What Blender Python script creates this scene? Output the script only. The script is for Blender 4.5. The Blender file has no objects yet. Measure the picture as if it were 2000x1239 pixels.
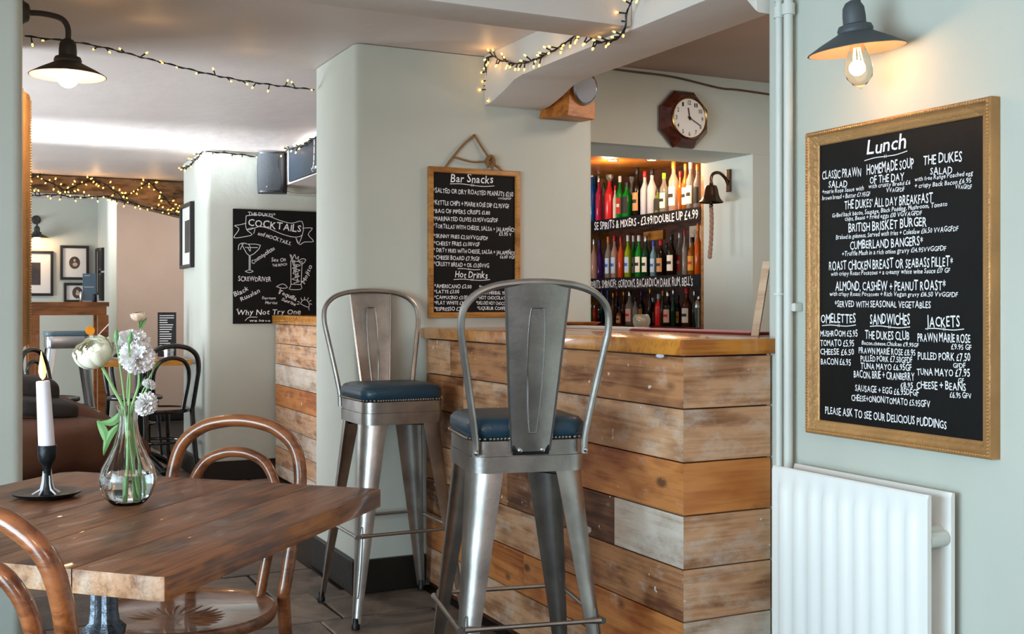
import bpy, bmesh, math, random
from mathutils import Vector, Matrix, noise as mnoise
PI = math.pi
sc = bpy.context.scene
COL = sc.collection
H = 1.17
# ---------------------------------------------------------------- camera, world, lights, exposure
cam_d = bpy.data.cameras.new('camera'); cam = bpy.data.objects.new('camera', cam_d); COL.objects.link(cam)
cam.location = (0, 0, H); cam.rotation_euler = (PI/2, 0, -math.atan2(.4448, .8957))
cam_d.sensor_fit = 'HORIZONTAL'; cam_d.sensor_width = 36; cam_d.lens = 2185/2000*36; cam_d.shift_y = -21.5/2000
cam_d.clip_start = .05
sc.camera = cam
sc.view_settings.view_transform = 'Standard'; sc.view_settings.look = 'None'
sc.view_settings.gamma = 1; sc.view_settings.use_curve_mapping = False
sc.view_settings.exposure = 0.55
W = bpy.data.worlds.new('daylight'); sc.world = W; W.use_nodes = True
bg = W.node_tree.nodes['Background']; bg.inputs[0].default_value = (.92, .95, 1.0, 1); bg.inputs[1].default_value = .24
def area(name, loc, target, sx, sy, power, col):
    l = bpy.data.lights.new(name, 'AREA'); l.shape = 'RECTANGLE'; l.size = sx; l.size_y = sy; l.energy = power; l.color = col
    o = bpy.data.objects.new(name, l); COL.objects.link(o); o.location = loc
    o.rotation_euler = (Vector(target)-Vector(loc)).to_track_quat('-Z', 'Y').to_euler(); return o
def point(name, loc, power, col, r=.03):
    l = bpy.data.lights.new(name, 'POINT'); l.energy = power; l.color = col; l.shadow_soft_size = r
    o = bpy.data.objects.new(name, l); COL.objects.link(o); o.location = loc; return o
DAY = (.84, .93, 1.0); WARM = (1.0, .62, .30)
area('window_light_near', (-2.1, .9, 1.0), (2.0, 1.9, .75), 2.4, 1.4, 45, (.66, .88, 1.0)).data.spread = math.radians(104)
area('warm_fill_back', (.3, -1.2, 2.1), (1.5, 3.8, .7), .8, .6, 14, (1, .70, .55))  # added warm fill from behind the camera, no known lamp there
point('warm_fill_near', (-.5, .2, 1.7), 13, (1, .70, .53), .12)  # added fill that lifts the plaster beams, stands for no particular lamp
area('window_light_mid', (-2.6, 6.2, .6), (-.6, 6.0, 2.24), 2.4, 1.1, 98, DAY).data.spread = math.radians(130)
area('window_light_far', (-2.4, 9.9, .9), (.3, 10.2, 2.0), 1.8, 1.0, 62, DAY)
area('far_wall_fill', (1.75, 10.5, 2.19), (2.1, 11.9, .6), .9, .25, 17, (1, .95, .91))  # unseen fill behind the timber beam, added to brighten the blush wall
area('window_light_streak', (-1.2, 7.32, 1.95), (.7, 7.34, 2.26), .35, .10, 13, DAY).data.spread = math.radians(24)
area('bar_room_fill', (3.2, 3.6, 2.33), (3.1, 3.7, 0), .5, .5, 9, (1, .78, .64))  # added downward fill for the bar room, not an actual fitting
point('bar_ceiling_fill', (3.5, 3.2, 1.75), 7, (1, .78, .62), .1)  # extra fill added to brighten the bar room ceiling
# ---------------------------------------------------------------- mesh helpers
class MB:
    def __init__(s): s.v = []; s.f = []
    def add(s, vs, fs, M=None):
        n = len(s.v)
        s.v += [tuple(M @ Vector(p)) if M else tuple(p) for p in vs]
        s.f += [tuple(i+n for i in f) for f in fs]; return s
    def box(s, x0, x1, y0, y1, z0, z1, M=None):
        return s.add([(x0,y0,z0),(x1,y0,z0),(x1,y1,z0),(x0,y1,z0),(x0,y0,z1),(x1,y0,z1),(x1,y1,z1),(x0,y1,z1)],
            [(0,3,2,1),(4,5,6,7),(0,1,5,4),(1,2,6,5),(2,3,7,6),(3,0,4,7)], M)
    def prism(s, poly, z0, z1, M=None):
        n = len(poly)
        return s.add([(x,y,z0) for x,y in poly]+[(x,y,z1) for x,y in poly],
            [tuple(range(n))[::-1], tuple(range(n,2*n))]+[(i,(i+1)%n,n+(i+1)%n,n+i) for i in range(n)], M)
    def loft(s, rings, closed=True, caps=True, M=None):
        n = len(rings[0]); vs = [p for r in rings for p in r]; fs = []
        for k in range(len(rings)-1):
            for i in range(n if closed else n-1):
                j = (i+1) % n; fs.append((k*n+i, k*n+j, (k+1)*n+j, (k+1)*n+i))
        if caps and closed: fs += [tuple(range(n))[::-1], tuple(range((len(rings)-1)*n, len(rings)*n))]
        return s.add(vs, fs, M)
    def lathe(s, prof, seg=16, M=None, cap=True):
        rings = [[(r*math.cos(2*PI*i/seg), r*math.sin(2*PI*i/seg), z) for i in range(seg)] for r, z in prof]
        return s.loft(rings, True, cap, M)
    def tube(s, pts, r, seg=8, closed=False, M=None):
        P = [Vector(p) for p in pts]; n = len(P)
        if not isinstance(r, (list, tuple)): r = [r]*n
        rings = []; up = None
        for i in range(n):
            a = P[(i-1) % n] if (closed or i) else P[0]; b = P[(i+1) % n] if (closed or i < n-1) else P[-1]
            t = (b-a).normalized()
            if up is None: up = t.orthogonal().normalized()
            up = (up - t*up.dot(t))
            up = up.normalized() if up.length > 1e-6 else t.orthogonal().normalized()
            w = t.cross(up)
            rings.append([tuple(P[i]+(up*math.cos(2*PI*k/seg)+w*math.sin(2*PI*k/seg))*r[i]) for k in range(seg)])
        if closed:
            rings.append(rings[0]); return s.loft(rings, True, False, M)
        return s.loft(rings, True, True, M)
    def ball(s, c, r, seg=8, rings=6, sx=1, sy=1, sz=1, M=None):
        pr = [[(c[0]+r*sx*math.sin(PI*k/rings)*math.cos(2*PI*i/seg), c[1]+r*sy*math.sin(PI*k/rings)*math.sin(2*PI*i/seg), c[2]-r*sz*math.cos(PI*k/rings)) for i in range(seg)] for k in range(1, rings)]
        n = len(s.v); s.loft(pr, True, False, M)
        a = [c[0], c[1], c[2]-r*sz]; b = [c[0], c[1], c[2]+r*sz]
        if M: a = M@Vector(a); b = M@Vector(b)
        s.v += [tuple(a), tuple(b)]; m = len(s.v); L = n+seg*(rings-2)
        s.f += [(m-2, n+(i+1) % seg, n+i) for i in range(seg)]+[(m-1, L+i, L+(i+1) % seg) for i in range(seg)]
        return s
    def build(s, name, m, parent=None, smooth=True, bevel=0, loc=None, ang=35, rot=None):
        me = bpy.data.meshes.new(name); me.from_pydata(s.v, [], s.f); me.update()
        bm = bmesh.new(); bm.from_mesh(me)
        bmesh.ops.remove_doubles(bm, verts=bm.verts, dist=1e-6)
        bmesh.ops.recalc_face_normals(bm, faces=bm.faces)
        if bevel:
            es = [e for e in bm.edges if len(e.link_faces) == 2 and e.calc_face_angle(0) > math.radians(30)]
            bmesh.ops.bevel(bm, geom=es, offset=bevel, segments=2, affect='EDGES', profile=.6, clamp_overlap=True)
        if smooth:
            for f in bm.faces: f.smooth = True
            for e in bm.edges:
                if len(e.link_faces) == 2 and e.calc_face_angle(0) > math.radians(ang): e.smooth = False
        bm.to_mesh(me); bm.free()
        me.materials.append(m)
        return put(name, me, parent, loc, rot)
def put(name, me, parent=None, loc=None, rot=None):
    o = bpy.data.objects.new(name, me); COL.objects.link(o)
    if parent: o.parent = parent
    if loc is not None: o.location = loc
    if rot is not None: o.rotation_euler = rot
    return o
def tag(o, label=None, cat=None, group=None, kind=None):
    if label: o['label'] = label
    if cat: o['category'] = cat
    if group: o['group'] = group
    if kind: o['kind'] = kind
    return o
def thing(name, label, cat, loc=(0,0,0), rz=0, group=None):
    o = bpy.data.objects.new(name, None); COL.objects.link(o); o.location = loc; o.rotation_euler = (0,0,rz)
    o.empty_display_size = .05
    return tag(o, label, cat, group)
def struct(o): o['kind'] = 'structure'; return o
def clone(root):
    r = root.copy(); COL.objects.link(r)
    for c in list(root.children):
        d = c.copy(); COL.objects.link(d); d.parent = r
        for g in list(c.children):
            e = g.copy(); COL.objects.link(e); e.parent = d
    return r
def smooth_path(P, n=6, closed=False):
    P = [Vector(p) for p in P]; out = []; N = len(P)
    for i in range(N if closed else N-1):
        if closed: a, b, c, d = P[(i-1) % N], P[i], P[(i+1) % N], P[(i+2) % N]
        else: a, b, c, d = P[max(i-1,0)], P[i], P[i+1], P[min(i+2,N-1)]
        for k in range(n):
            t = k/n
            out.append(.5*((2*b)+(c-a)*t+(2*a-5*b+4*c-d)*t*t+(3*b-a-3*c+d)*t*t*t))
    if not closed: out.append(P[-1])
    return out
def rrect(w, h, r, n=4):
    out = []
    for cx, cy, a0 in ((w/2-r, h/2-r, 0), (-w/2+r, h/2-r, 90), (-w/2+r, -h/2+r, 180), (w/2-r, -h/2+r, 270)):
        for k in range(n+1):
            a = math.radians(a0+90*k/n); out.append((cx+r*math.cos(a), cy+r*math.sin(a)))
    return out
# ---------------------------------------------------------------- materials
def srgb(h):
    c = [int(h[i:i+2], 16)/255 for i in (0, 2, 4)]
    return tuple(x/12.92 if x <= .04045 else ((x+.055)/1.055)**2.4 for x in c)+(1,)
def mat(name, c, rough=.5, metal=0, em=0, trans=0, coat=0, bump=0, bscale=30, var=0, emc=None, spec=None, ior=None):
    m = bpy.data.materials.new(name); m.use_nodes = True; nt = m.node_tree; b = nt.nodes['Principled BSDF']
    c = srgb(c) if isinstance(c, str) else c
    b.inputs['Base Color'].default_value = c; b.inputs['Roughness'].default_value = rough; b.inputs['Metallic'].default_value = metal
    b.inputs['Transmission Weight'].default_value = trans; b.inputs['Coat Weight'].default_value = coat
    if spec is not None: b.inputs['Specular IOR Level'].default_value = spec
    if ior: b.inputs['IOR'].default_value = ior
    if em:
        b.inputs['Emission Color'].default_value = srgb(emc) if emc else c; b.inputs['Emission Strength'].default_value = em
    if bump or var:
        tc = nt.nodes.new('ShaderNodeTexCoord'); n = nt.nodes.new('ShaderNodeTexNoise'); n.inputs['Scale'].default_value = bscale; n.inputs['Detail'].default_value = 5
        nt.links.new(tc.outputs['Object'], n.inputs['Vector'])
        if bump:
            bp = nt.nodes.new('ShaderNodeBump'); bp.inputs['Strength'].default_value = bump; bp.inputs['Distance'].default_value = .01
            nt.links.new(n.outputs['Fac'], bp.inputs['Height']); nt.links.new(bp.outputs['Normal'], b.inputs['Normal'])
        if var:
            mr = nt.nodes.new('ShaderNodeMapRange'); mr.inputs[1].default_value = .3; mr.inputs[2].default_value = .7; mr.inputs[3].default_value = 1-var; mr.inputs[4].default_value = 1+var
            mx = nt.nodes.new('ShaderNodeVectorMath'); mx.operation = 'SCALE'; mx.inputs[0].default_value = c[:3]
            n2 = nt.nodes.new('ShaderNodeTexNoise'); n2.inputs['Scale'].default_value = bscale*.13; n2.inputs['Detail'].default_value = 4
            nt.links.new(tc.outputs['Object'], n2.inputs['Vector']); nt.links.new(n2.outputs['Fac'], mr.inputs[0])
            nt.links.new(mr.outputs[0], mx.inputs['Scale']); nt.links.new(mx.outputs[0], b.inputs['Base Color'])
    return m
def wood(name, dark, light, rough=.5, paint=0, knots=.5, scale=1, bump=.25, coat=0, paintc='d8cfc4', stain=None, grainc=38):
    """grain runs along local x; every plank gets its own piece of it from the object's random number"""
    m = bpy.data.materials.new(name); m.use_nodes = True; nt = m.node_tree; N = nt.nodes; L = nt.links; b = N['Principled BSDF']
    b.inputs['Roughness'].default_value = rough; b.inputs['Coat Weight'].default_value = coat
    tc = N.new('ShaderNodeTexCoord'); oi = N.new('ShaderNodeObjectInfo')
    off = N.new('ShaderNodeVectorMath'); off.operation = 'MULTIPLY'; off.inputs[1].default_value = (37, 19, 53)
    cb = N.new('ShaderNodeCombineXYZ')
    for i in range(3): L.new(oi.outputs['Random'], cb.inputs[i])
    L.new(cb.outputs[0], off.inputs[0])
    ad = N.new('ShaderNodeVectorMath'); ad.operation = 'ADD'; L.new(tc.outputs['Object'], ad.inputs[0]); L.new(off.outputs[0], ad.inputs[1])
    mp = N.new('ShaderNodeMapping'); mp.inputs['Scale'].default_value = (1.6*scale, grainc*scale, grainc*scale); L.new(ad.outputs[0], mp.inputs[0])
    n1 = N.new('ShaderNodeTexNoise'); n1.inputs['Scale'].default_value = 1.5; n1.inputs['Detail'].default_value = 8; n1.inputs['Roughness'].default_value = .65; n1.inputs['Distortion'].default_value = .8
    L.new(mp.outputs[0], n1.inputs['Vector'])
    mp2 = N.new('ShaderNodeMapping'); mp2.inputs['Scale'].default_value = (3*scale, 9*scale, 9*scale); L.new(ad.outputs[0], mp2.inputs[0])
    n2 = N.new('ShaderNodeTexNoise'); n2.inputs['Scale'].default_value = 1.2; n2.inputs['Detail'].default_value = 3; L.new(mp2.outputs[0], n2.inputs['Vector'])
    w = N.new('ShaderNodeMath'); w.operation = 'MULTIPLY_ADD'; w.inputs[1].default_value = 16; L.new(n2.outputs['Fac'], w.inputs[0]); L.new(n1.outputs['Fac'], w.inputs[2])
    sn = N.new('ShaderNodeMath'); sn.operation = 'SINE'; L.new(w.outputs[0], sn.inputs[0])
    mm = N.new('ShaderNodeMath'); mm.operation = 'MULTIPLY_ADD'; mm.inputs[1].default_value = .16; L.new(sn.outputs[0], mm.inputs[0]); L.new(n1.outputs['Fac'], mm.inputs[2])
    cr = N.new('ShaderNodeValToRGB'); cr.color_ramp.elements[0].position = .28; cr.color_ramp.elements[0].color = srgb(dark)
    cr.color_ramp.elements[1].position = .68; cr.color_ramp.elements[1].color = srgb(light); L.new(mm.outputs[0], cr.inputs[0])
    out = cr.outputs[0]
    def mix(fac, col, prev):
        x = N.new('ShaderNodeMix'); x.data_type = 'RGBA'; L.new(fac, x.inputs[0]); L.new(prev, x.inputs[6]); x.inputs[7].default_value = srgb(col); return x.outputs[2]
    def ramp(src, a, bb, top):
        r = N.new('ShaderNodeMapRange'); r.inputs[1].default_value = a; r.inputs[2].default_value = bb; r.inputs[4].default_value = top; L.new(src, r.inputs[0]); return r.outputs[0]
    if knots:
        vo = N.new('ShaderNodeTexVoronoi'); vo.inputs['Scale'].default_value = 1.0
        mp3 = N.new('ShaderNodeMapping'); mp3.inputs['Scale'].default_value = (3.2*scale, 6*scale, 6*scale); L.new(ad.outputs[0], mp3.inputs[0]); L.new(mp3.outputs[0], vo.inputs['Vector'])
        out = mix(ramp(vo.outputs['Distance'], .11, .05, knots), '3a1d10', out)
    if paint:
        n3 = N.new('ShaderNodeTexNoise'); n3.inputs['Scale'].default_value = 1; n3.inputs['Detail'].default_value = 9; n3.inputs['Roughness'].default_value = .7
        mp4 = N.new('ShaderNodeMapping'); mp4.inputs['Scale'].default_value = (6*scale, 11*scale, 11*scale); L.new(ad.outputs[0], mp4.inputs[0]); L.new(mp4.outputs[0], n3.inputs['Vector'])
        out = mix(ramp(n3.outputs['Fac'], .62-.22*paint, .74-.1*paint, .35+.5*paint), paintc, out)
        n5 = N.new('ShaderNodeTexNoise'); n5.inputs['Scale'].default_value = 26; n5.inputs['Detail'].default_value = 2; L.new(ad.outputs[0], n5.inputs['Vector'])
        out = mix(ramp(n5.outputs['Fac'], .72, .74, .8), 'e2ddd2', out)
    if stain:
        n4 = N.new('ShaderNodeTexNoise'); n4.inputs['Scale'].default_value = 5; n4.inputs['Detail'].default_value = 6
        L.new(ad.outputs[0], n4.inputs['Vector']); out = mix(ramp(n4.outputs['Fac'], .5, .68, .75), stain, out)
    L.new(out, b.inputs['Base Color'])
    bp = N.new('ShaderNodeBump'); bp.inputs['Strength'].default_value = bump; bp.inputs['Distance'].default_value = .004
    L.new(mm.outputs[0], bp.inputs['Height']); L.new(bp.outputs['Normal'], b.inputs['Normal'])
    return m
def plaster(name, c, c2, rough=.85, sheen=0):
    m = bpy.data.materials.new(name); m.use_nodes = True; nt = m.node_tree; N = nt.nodes; L = nt.links; b = N['Principled BSDF']
    b.inputs['Roughness'].default_value = rough
    tc = N.new('ShaderNodeTexCoord'); n = N.new('ShaderNodeTexNoise'); n.inputs['Scale'].default_value = 1.3; n.inputs['Detail'].default_value = 6
    L.new(tc.outputs['Object'], n.inputs['Vector'])
    cr = N.new('ShaderNodeValToRGB'); cr.color_ramp.elements[0].position = .35; cr.color_ramp.elements[0].color = srgb(c2); cr.color_ramp.elements[1].position = .65; cr.color_ramp.elements[1].color = srgb(c)
    L.new(n.outputs['Fac'], cr.inputs[0]); L.new(cr.outputs[0], b.inputs['Base Color'])
    n2 = N.new('ShaderNodeTexNoise'); n2.inputs['Scale'].default_value = 9; n2.inputs['Detail'].default_value = 7; L.new(tc.outputs['Object'], n2.inputs['Vector'])
    bp = N.new('ShaderNodeBump'); bp.inputs['Strength'].default_value = .28; bp.inputs['Distance'].default_value = .012
    L.new(n2.outputs['Fac'], bp.inputs['Height']); L.new(bp.outputs['Normal'], b.inputs['Normal'])
    return m
M_wall = plaster('sage plaster', 'c6cac1', 'bec2b8')
M_ceil = plaster('ceiling plaster', 'e2d7d2', 'dbd0cb', .5)
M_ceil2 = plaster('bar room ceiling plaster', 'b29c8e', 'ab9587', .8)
M_beam = plaster('beam plaster', 'e0dbd4', 'd8d3cc', .8)
M_pink = plaster('blush plaster', 'd3bdae', 'c9b1a2')
M_skirt = mat('black skirting paint', '17130f', .45, bump=.2)
M_radi = mat('radiator enamel', 'f0f1ee', .35)
M_pipe = mat('painted pipe', 'd0d5cf', .45)
M_steel = mat('brushed gunmetal', 'a6a19c', .36, .93, bump=.05, bscale=90, var=.25)
M_steel2 = mat('polished edge steel', 'a8a6a3', .25, .95)
M_leather = mat('teal leather', '16384a', .42, bump=.15, bscale=160, coat=.1)
M_stud = mat('nickel studs', 'd9cfc2', .25, 1)
M_bolt = mat('zinc bolt', 'c9c9c6', .3, 1)
M_bent = wood('bentwood walnut', '5a2e17', '9a5c34', .28, 0, 0, 1.5, .1, .5)
M_seatw = wood('bentwood seat', '5c3420', '8c5a3c', .33, 0, 0, 2, .1, .4)
M_black = mat('black lacquered bentwood', '121214', .25, coat=.4)
M_table = wood('worn oak table', '341a0d', '8f5934', .5, 0, .6, 1.0, .6, .08, stain='5c3621', grainc=55)
M_tend = wood('worn end grain', '7a4a22', 'c09067', .45, .65, 0, 1.5, .4, 0, 'dccbbb')
M_tedge = wood('table edge', '5a2c12', 'a8672b', .4, 0, .3, 1.5, .4, .2, stain='5d3a33')
M_iron = mat('cast iron', '6b7079', .42, .7, bump=.5, bscale=60)
M_ironb = mat('black iron', '15181d', .42, .35, bump=.2, bscale=60)
M_wax = mat('white wax', 'e6e4ee', .45)
M_waxd = mat('wax drips', 'dfe2ea', .4)
M_flame = mat('candle flame', 'ffd9a0', 1, em=6, emc='ff9a3a')
M_wick = mat('wick', '241b18', .8)
M_gold = mat('gilt moulding', 'b08452', .45, .35, bump=.3, bscale=70, var=.15)
M_gold2 = mat('gilt beading', 'c99f68', .4, .55)
M_chalk = mat('chalkboard', '08090b', .6, bump=.1, bscale=40, var=.35, spec=.25)
M_white = mat('chalk pen white', 'f1f1f4', .7)
M_oakf = wood('oak frame', '8a5520', 'bb8440', .45, 0, 0, 2, .2)
M_rope = mat('jute rope', '8f6a45', .9, bump=.6, bscale=200)
M_barTop = wood('varnished pine worktop', '9a5618', 'c9852f', .25, 0, .2, .8, .05, .5)
M_cable = mat('black cable', '101210', .5)
M_led = mat('warm fairy bulb', 'ffcf80', .4, em=4.5, emc='ffb648')
M_lampb = mat('dark bronze lamp', '3b3632', .5, .3)
M_lampg = mat('slate grey lamp', '4c5459', .55, .2)
M_lampi = mat('cream lamp inside', 'c8a88c', .5)
M_bulbw = mat('lit opal bulb', 'fff0d0', .4, em=22, emc='ffdca8')
M_fil = mat('glowing filament', 'ffd080', .4, em=45, emc='ffc070')
M_glassb = mat('bulb glass', 'fff0dc', .03, trans=1, ior=1.15)
M_glass = mat('clear glass', 'ffffff', .02, trans=1, ior=1.32)
M_water = mat('water', 'f2fbff', .0, trans=1, ior=1.33)
M_speak = mat('charcoal speaker', '25292d', .5)
M_grille = mat('speaker grille', '2a2f34', .65, bump=.4, bscale=400)
M_grey = mat('grey speaker grille', '8d939c', .75, bump=.3, bscale=300)
M_pine = wood('orange pine box', '8a4e1a', 'b97430', .45, 0, 0, 2, .1)
M_mahog = wood('mahogany clock case', '2e0f08', '5c2415', .35, 0, 0, 2, .1, .4)
M_face = mat('clock face', 'e4e0da', .5)
M_ink = mat('black ink', '17140f', .6)
M_brass = mat('brass', '9a7340', .3, 1)
M_bell = mat('antique brass bell', '5d4638', .3, .95)
M_bellrope = mat('bell rope', 'a8826c', .9, bump=.5, bscale=200)
M_lightwood = wood('pale board', 'c39c7c', 'dcbd9f', .6, 0, 0, 2, .1)
M_darkwood = wood('dark shelf wood', '2c150b', '5a3018', .45, 0, 0, 2, .1)
M_orangewood = wood('orange ceiling wood', 'a25a16', 'cf8432', .4, 0, 0, .8, .05)
M_postwood = wood('shelf post', '7d5428', 'a87a45', .5, 0, 0, 2, .1)
M_sofa = mat('brown velvet', '4e2c18', .85, bump=.3, bscale=14, var=.2)
M_cush = mat('dark cushion', '2d2826', .8, bump=.3, bscale=40)
M_midwood = wood('mid brown table wood', '6e3c1a', 'a2632f', .4, 0, .2, 1, .1, .2)
M_old = wood('old timber', '2e2013', '86694c', .85, .25, .6, 1.3, 1.0, 0, 'b19a84', grainc=9)
M_fblack = mat('black picture frame', '16161a', .4)
M_mount = mat('picture mount', 'dcdad6', .8)
M_glow = mat('downlight', 'fff0d8', .4, em=10, emc='ffdcb0')
M_menu = mat('menu black card', '1c1c20', .5)
M_silver = mat('brushed silver pot', 'b9bcc0', .25, 1)
M_stem = mat('flower stem', '86ad6c', .5, var=.2)
M_leaf = mat('leaf', '6d9a5e', .5)
M_rose = mat('cream rose', 'f0ecd4', .6)
M_carn = mat('white carnation', 'f5f3f2', .65)
M_mat1 = mat('red rubber', '7c1626', .6)
M_mat2 = mat('white towelling', 'dcd9d4', .85)
M_stone = None
def stone(name, a, b2, c):
    m = bpy.data.materials.new(name); m.use_nodes = True; nt = m.node_tree; N = nt.nodes; L = nt.links; b = N['Principled BSDF']
    tc = N.new('ShaderNodeTexCoord'); n = N.new('ShaderNodeTexNoise'); n.inputs['Scale'].default_value = 4; n.inputs['Detail'].default_value = 9; n.inputs['Roughness'].default_value = .65; n.inputs['Distortion'].default_value = 1.2
    geo = N.new('ShaderNodeNewGeometry'); L.new(geo.outputs['Position'], n.inputs['Vector'])
    cr = N.new('ShaderNodeValToRGB'); e = cr.color_ramp.elements; e[0].position = .3; e[0].color = srgb(a); e[1].position = .7; e[1].color = srgb(c); k = e.new(.5); k.color = srgb(b2)
    oi = N.new('ShaderNodeObjectInfo'); ma = N.new('ShaderNodeMath'); ma.operation = 'MULTIPLY_ADD'; ma.inputs[1].default_value = .22; L.new(oi.outputs['Random'], ma.inputs[0]); L.new(n.outputs['Fac'], ma.inputs[2])
    sb = N.new('ShaderNodeMath'); sb.operation = 'SUBTRACT'; sb.inputs[1].default_value = .11; L.new(ma.outputs[0], sb.inputs[0])
    L.new(sb.outputs[0], cr.inputs[0]); L.new(cr.outputs[0], b.inputs['Base Color'])
    mr = N.new('ShaderNodeMapRange'); mr.inputs[3].default_value = .35; mr.inputs[4].default_value = .65; L.new(n.outputs['Fac'], mr.inputs[0]); L.new(mr.outputs[0], b.inputs['Roughness'])
    bp = N.new('ShaderNodeBump'); bp.inputs['Strength'].default_value = .5; bp.inputs['Distance'].default_value = .01; L.new(n.outputs['Fac'], bp.inputs['Height']); L.new(bp.outputs['Normal'], b.inputs['Normal'])
    return m
M_stone = stone('slate flagstone', '37312d', '62574f', '8a7b6e')
M_stone2 = stone('brown flagstone', '4f4038', '766457', '97857a')
M_grout = mat('grout', '241d18', .9)

# ---- measured tables (metres, local to each board)
LUNCH= [('Lunch', 0.204, 0.719, 0.339, 0.717, 0.0355), ('_', 0.196, 0.704, 0.344, 0.709, 0.0032), ('CLASSIC PRAWN', 0.035, 0.672, 0.183, 0.667, 0.0229), ('SALAD', 0.06, 0.648, 0.132, 0.644, 0.0186), ('+marie Rose Sauce with', 0.035, 0.634, 0.193, 0.63, 0.0116), ('brown bread + Butter £7.95GF', 0.035, 0.617, 0.216, 0.614, 0.0116), ('HOMEMADE SOUP', 0.204, 0.667, 0.366, 0.668, 0.0256), ('OF THE DAY', 0.215, 0.644, 0.334, 0.641, 0.0197), ('with crusty Bread £6', 0.21, 0.633, 0.354, 0.63, 0.011), ('VVAGFDF', 0.273, 0.617, 0.335, 0.615, 0.0108), ('THE DUKES', 0.396, 0.672, 0.515, 0.668, 0.023), ('SALAD', 0.418, 0.646, 0.486, 0.643, 0.0176), ('with free Range Poached egg', 0.368, 0.635, 0.547, 0.633, 0.0105), ('+ crispy Back Bacon £6.95', 0.368, 0.619, 0.542, 0.616, 0.0112), ('VVAGFDF', 0.495, 0.606, 0.544, 0.602, 0.01), ("THE DUKES' ALL DAY BREAKFAST", 0.122, 0.587, 0.426, 0.581, 0.0235), ('Grilled back bacon, Sausage, Black Pudding, Mushroom, Tomato', 0.074, 0.569, 0.471, 0.569, 0.0115), ('chips, Beans + Fried eggs £10 VGVAGFDF', 0.123, 0.557, 0.391, 0.554, 0.0113), ('BRITISH BRISKET BURGER', 0.137, 0.527, 0.407, 0.527, 0.0234), ('Braised in guinness, Served with fries + Coleslaw £16.50 VVAGGFDF', 0.089, 0.511, 0.504, 0.51, 0.0123), ('CUMBERLAND BANGERS*', 0.143, 0.482, 0.395, 0.482, 0.0221), ('+Truffle Mash in a rich onion gravy £14.95VVGGFDF', 0.112, 0.467, 0.467, 0.466, 0.0122), ('ROAST CHICKEN BREAST OR SEABASS FILLET*', 0.062, 0.432, 0.488, 0.429, 0.0239), ('with crispy Roast Potatoes + a creamy white wine Sauce £17 GF', 0.069, 0.417, 0.479, 0.415, 0.0115), ('ALMOND, CASHEW + PEANUT ROAST*', 0.087, 0.379, 0.466, 0.374, 0.0239), ('with crispy Roast Potatoes + Rich Vegan gravy £16.50 VVGGFDF', 0.064, 0.365, 0.502, 0.359, 0.0112), ('*SERVED WITH SEASONAL VEGETABLES', 0.085, 0.336, 0.42, 0.333, 0.0167), ('OMELETTES', 0.03, 0.294, 0.164, 0.295, 0.0235), ('_', 0.035, 0.286, 0.164, 0.288, 0.0032), ('SANDWICHES', 0.216, 0.293, 0.353, 0.293, 0.026), ('_', 0.216, 0.287, 0.353, 0.286, 0.0031), ('JACKETS', 0.407, 0.289, 0.509, 0.29, 0.0259), ('_', 0.403, 0.284, 0.521, 0.284, 0.0029), ('MUSHROOM £5.95', 0.028, 0.258, 0.171, 0.26, 0.017), ('TOMATO £5.95', 0.028, 0.232, 0.158, 0.235, 0.017), ('CHEESE £6.50', 0.028, 0.209, 0.158, 0.213, 0.017), ('BACON £6.95', 0.03, 0.183, 0.146, 0.186, 0.017), ('THE DUKES CLUB', 0.198, 0.255, 0.351, 0.256, 0.0212), ('Bacon.cheese.Chicken £9.95GF', 0.186, 0.24, 0.381, 0.24, 0.0108), ('PRAWN MARIE ROSE £8.95', 0.175, 0.218, 0.371, 0.219, 0.0163), ('PULLED PORK £7.50GFDF', 0.182, 0.198, 0.361, 0.202, 0.0155), ('TUNA MAYO £6.95GF', 0.182, 0.179, 0.359, 0.183, 0.0155), ('BACON, BRIE + CRANBERRY', 0.157, 0.156, 0.368, 0.16, 0.0187), ('£8.95', 0.322, 0.141, 0.363, 0.142, 0.0129), ('SAUSAGE + EGG £6.95DFGF', 0.162, 0.122, 0.382, 0.123, 0.0175), ('CHEESE+ONION/TOMATO £5.95GFV', 0.148, 0.097, 0.418, 0.1, 0.0164), ('PLEASE ASK TO SEE OUR DELICIOUS PUDDINGS', 0.047, 0.055, 0.469, 0.054, 0.0202), ('PRAWN MARIE ROSE', 0.378, 0.254, 0.54, 0.255, 0.021), ('£9.95 GF', 0.483, 0.239, 0.543, 0.239, 0.0126), ('PULLED PORK £7.50', 0.379, 0.211, 0.54, 0.213, 0.0181), ('GFDF', 0.489, 0.196, 0.526, 0.197, 0.0119), ('TUNA MAYO £7.95', 0.376, 0.174, 0.539, 0.178, 0.0174), ('GF', 0.504, 0.163, 0.521, 0.163, 0.0118), ('CHEESE + BEANS', 0.375, 0.142, 0.527, 0.146, 0.0189), ('£6.95 GFV', 0.479, 0.127, 0.543, 0.129, 0.0133)]
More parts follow.
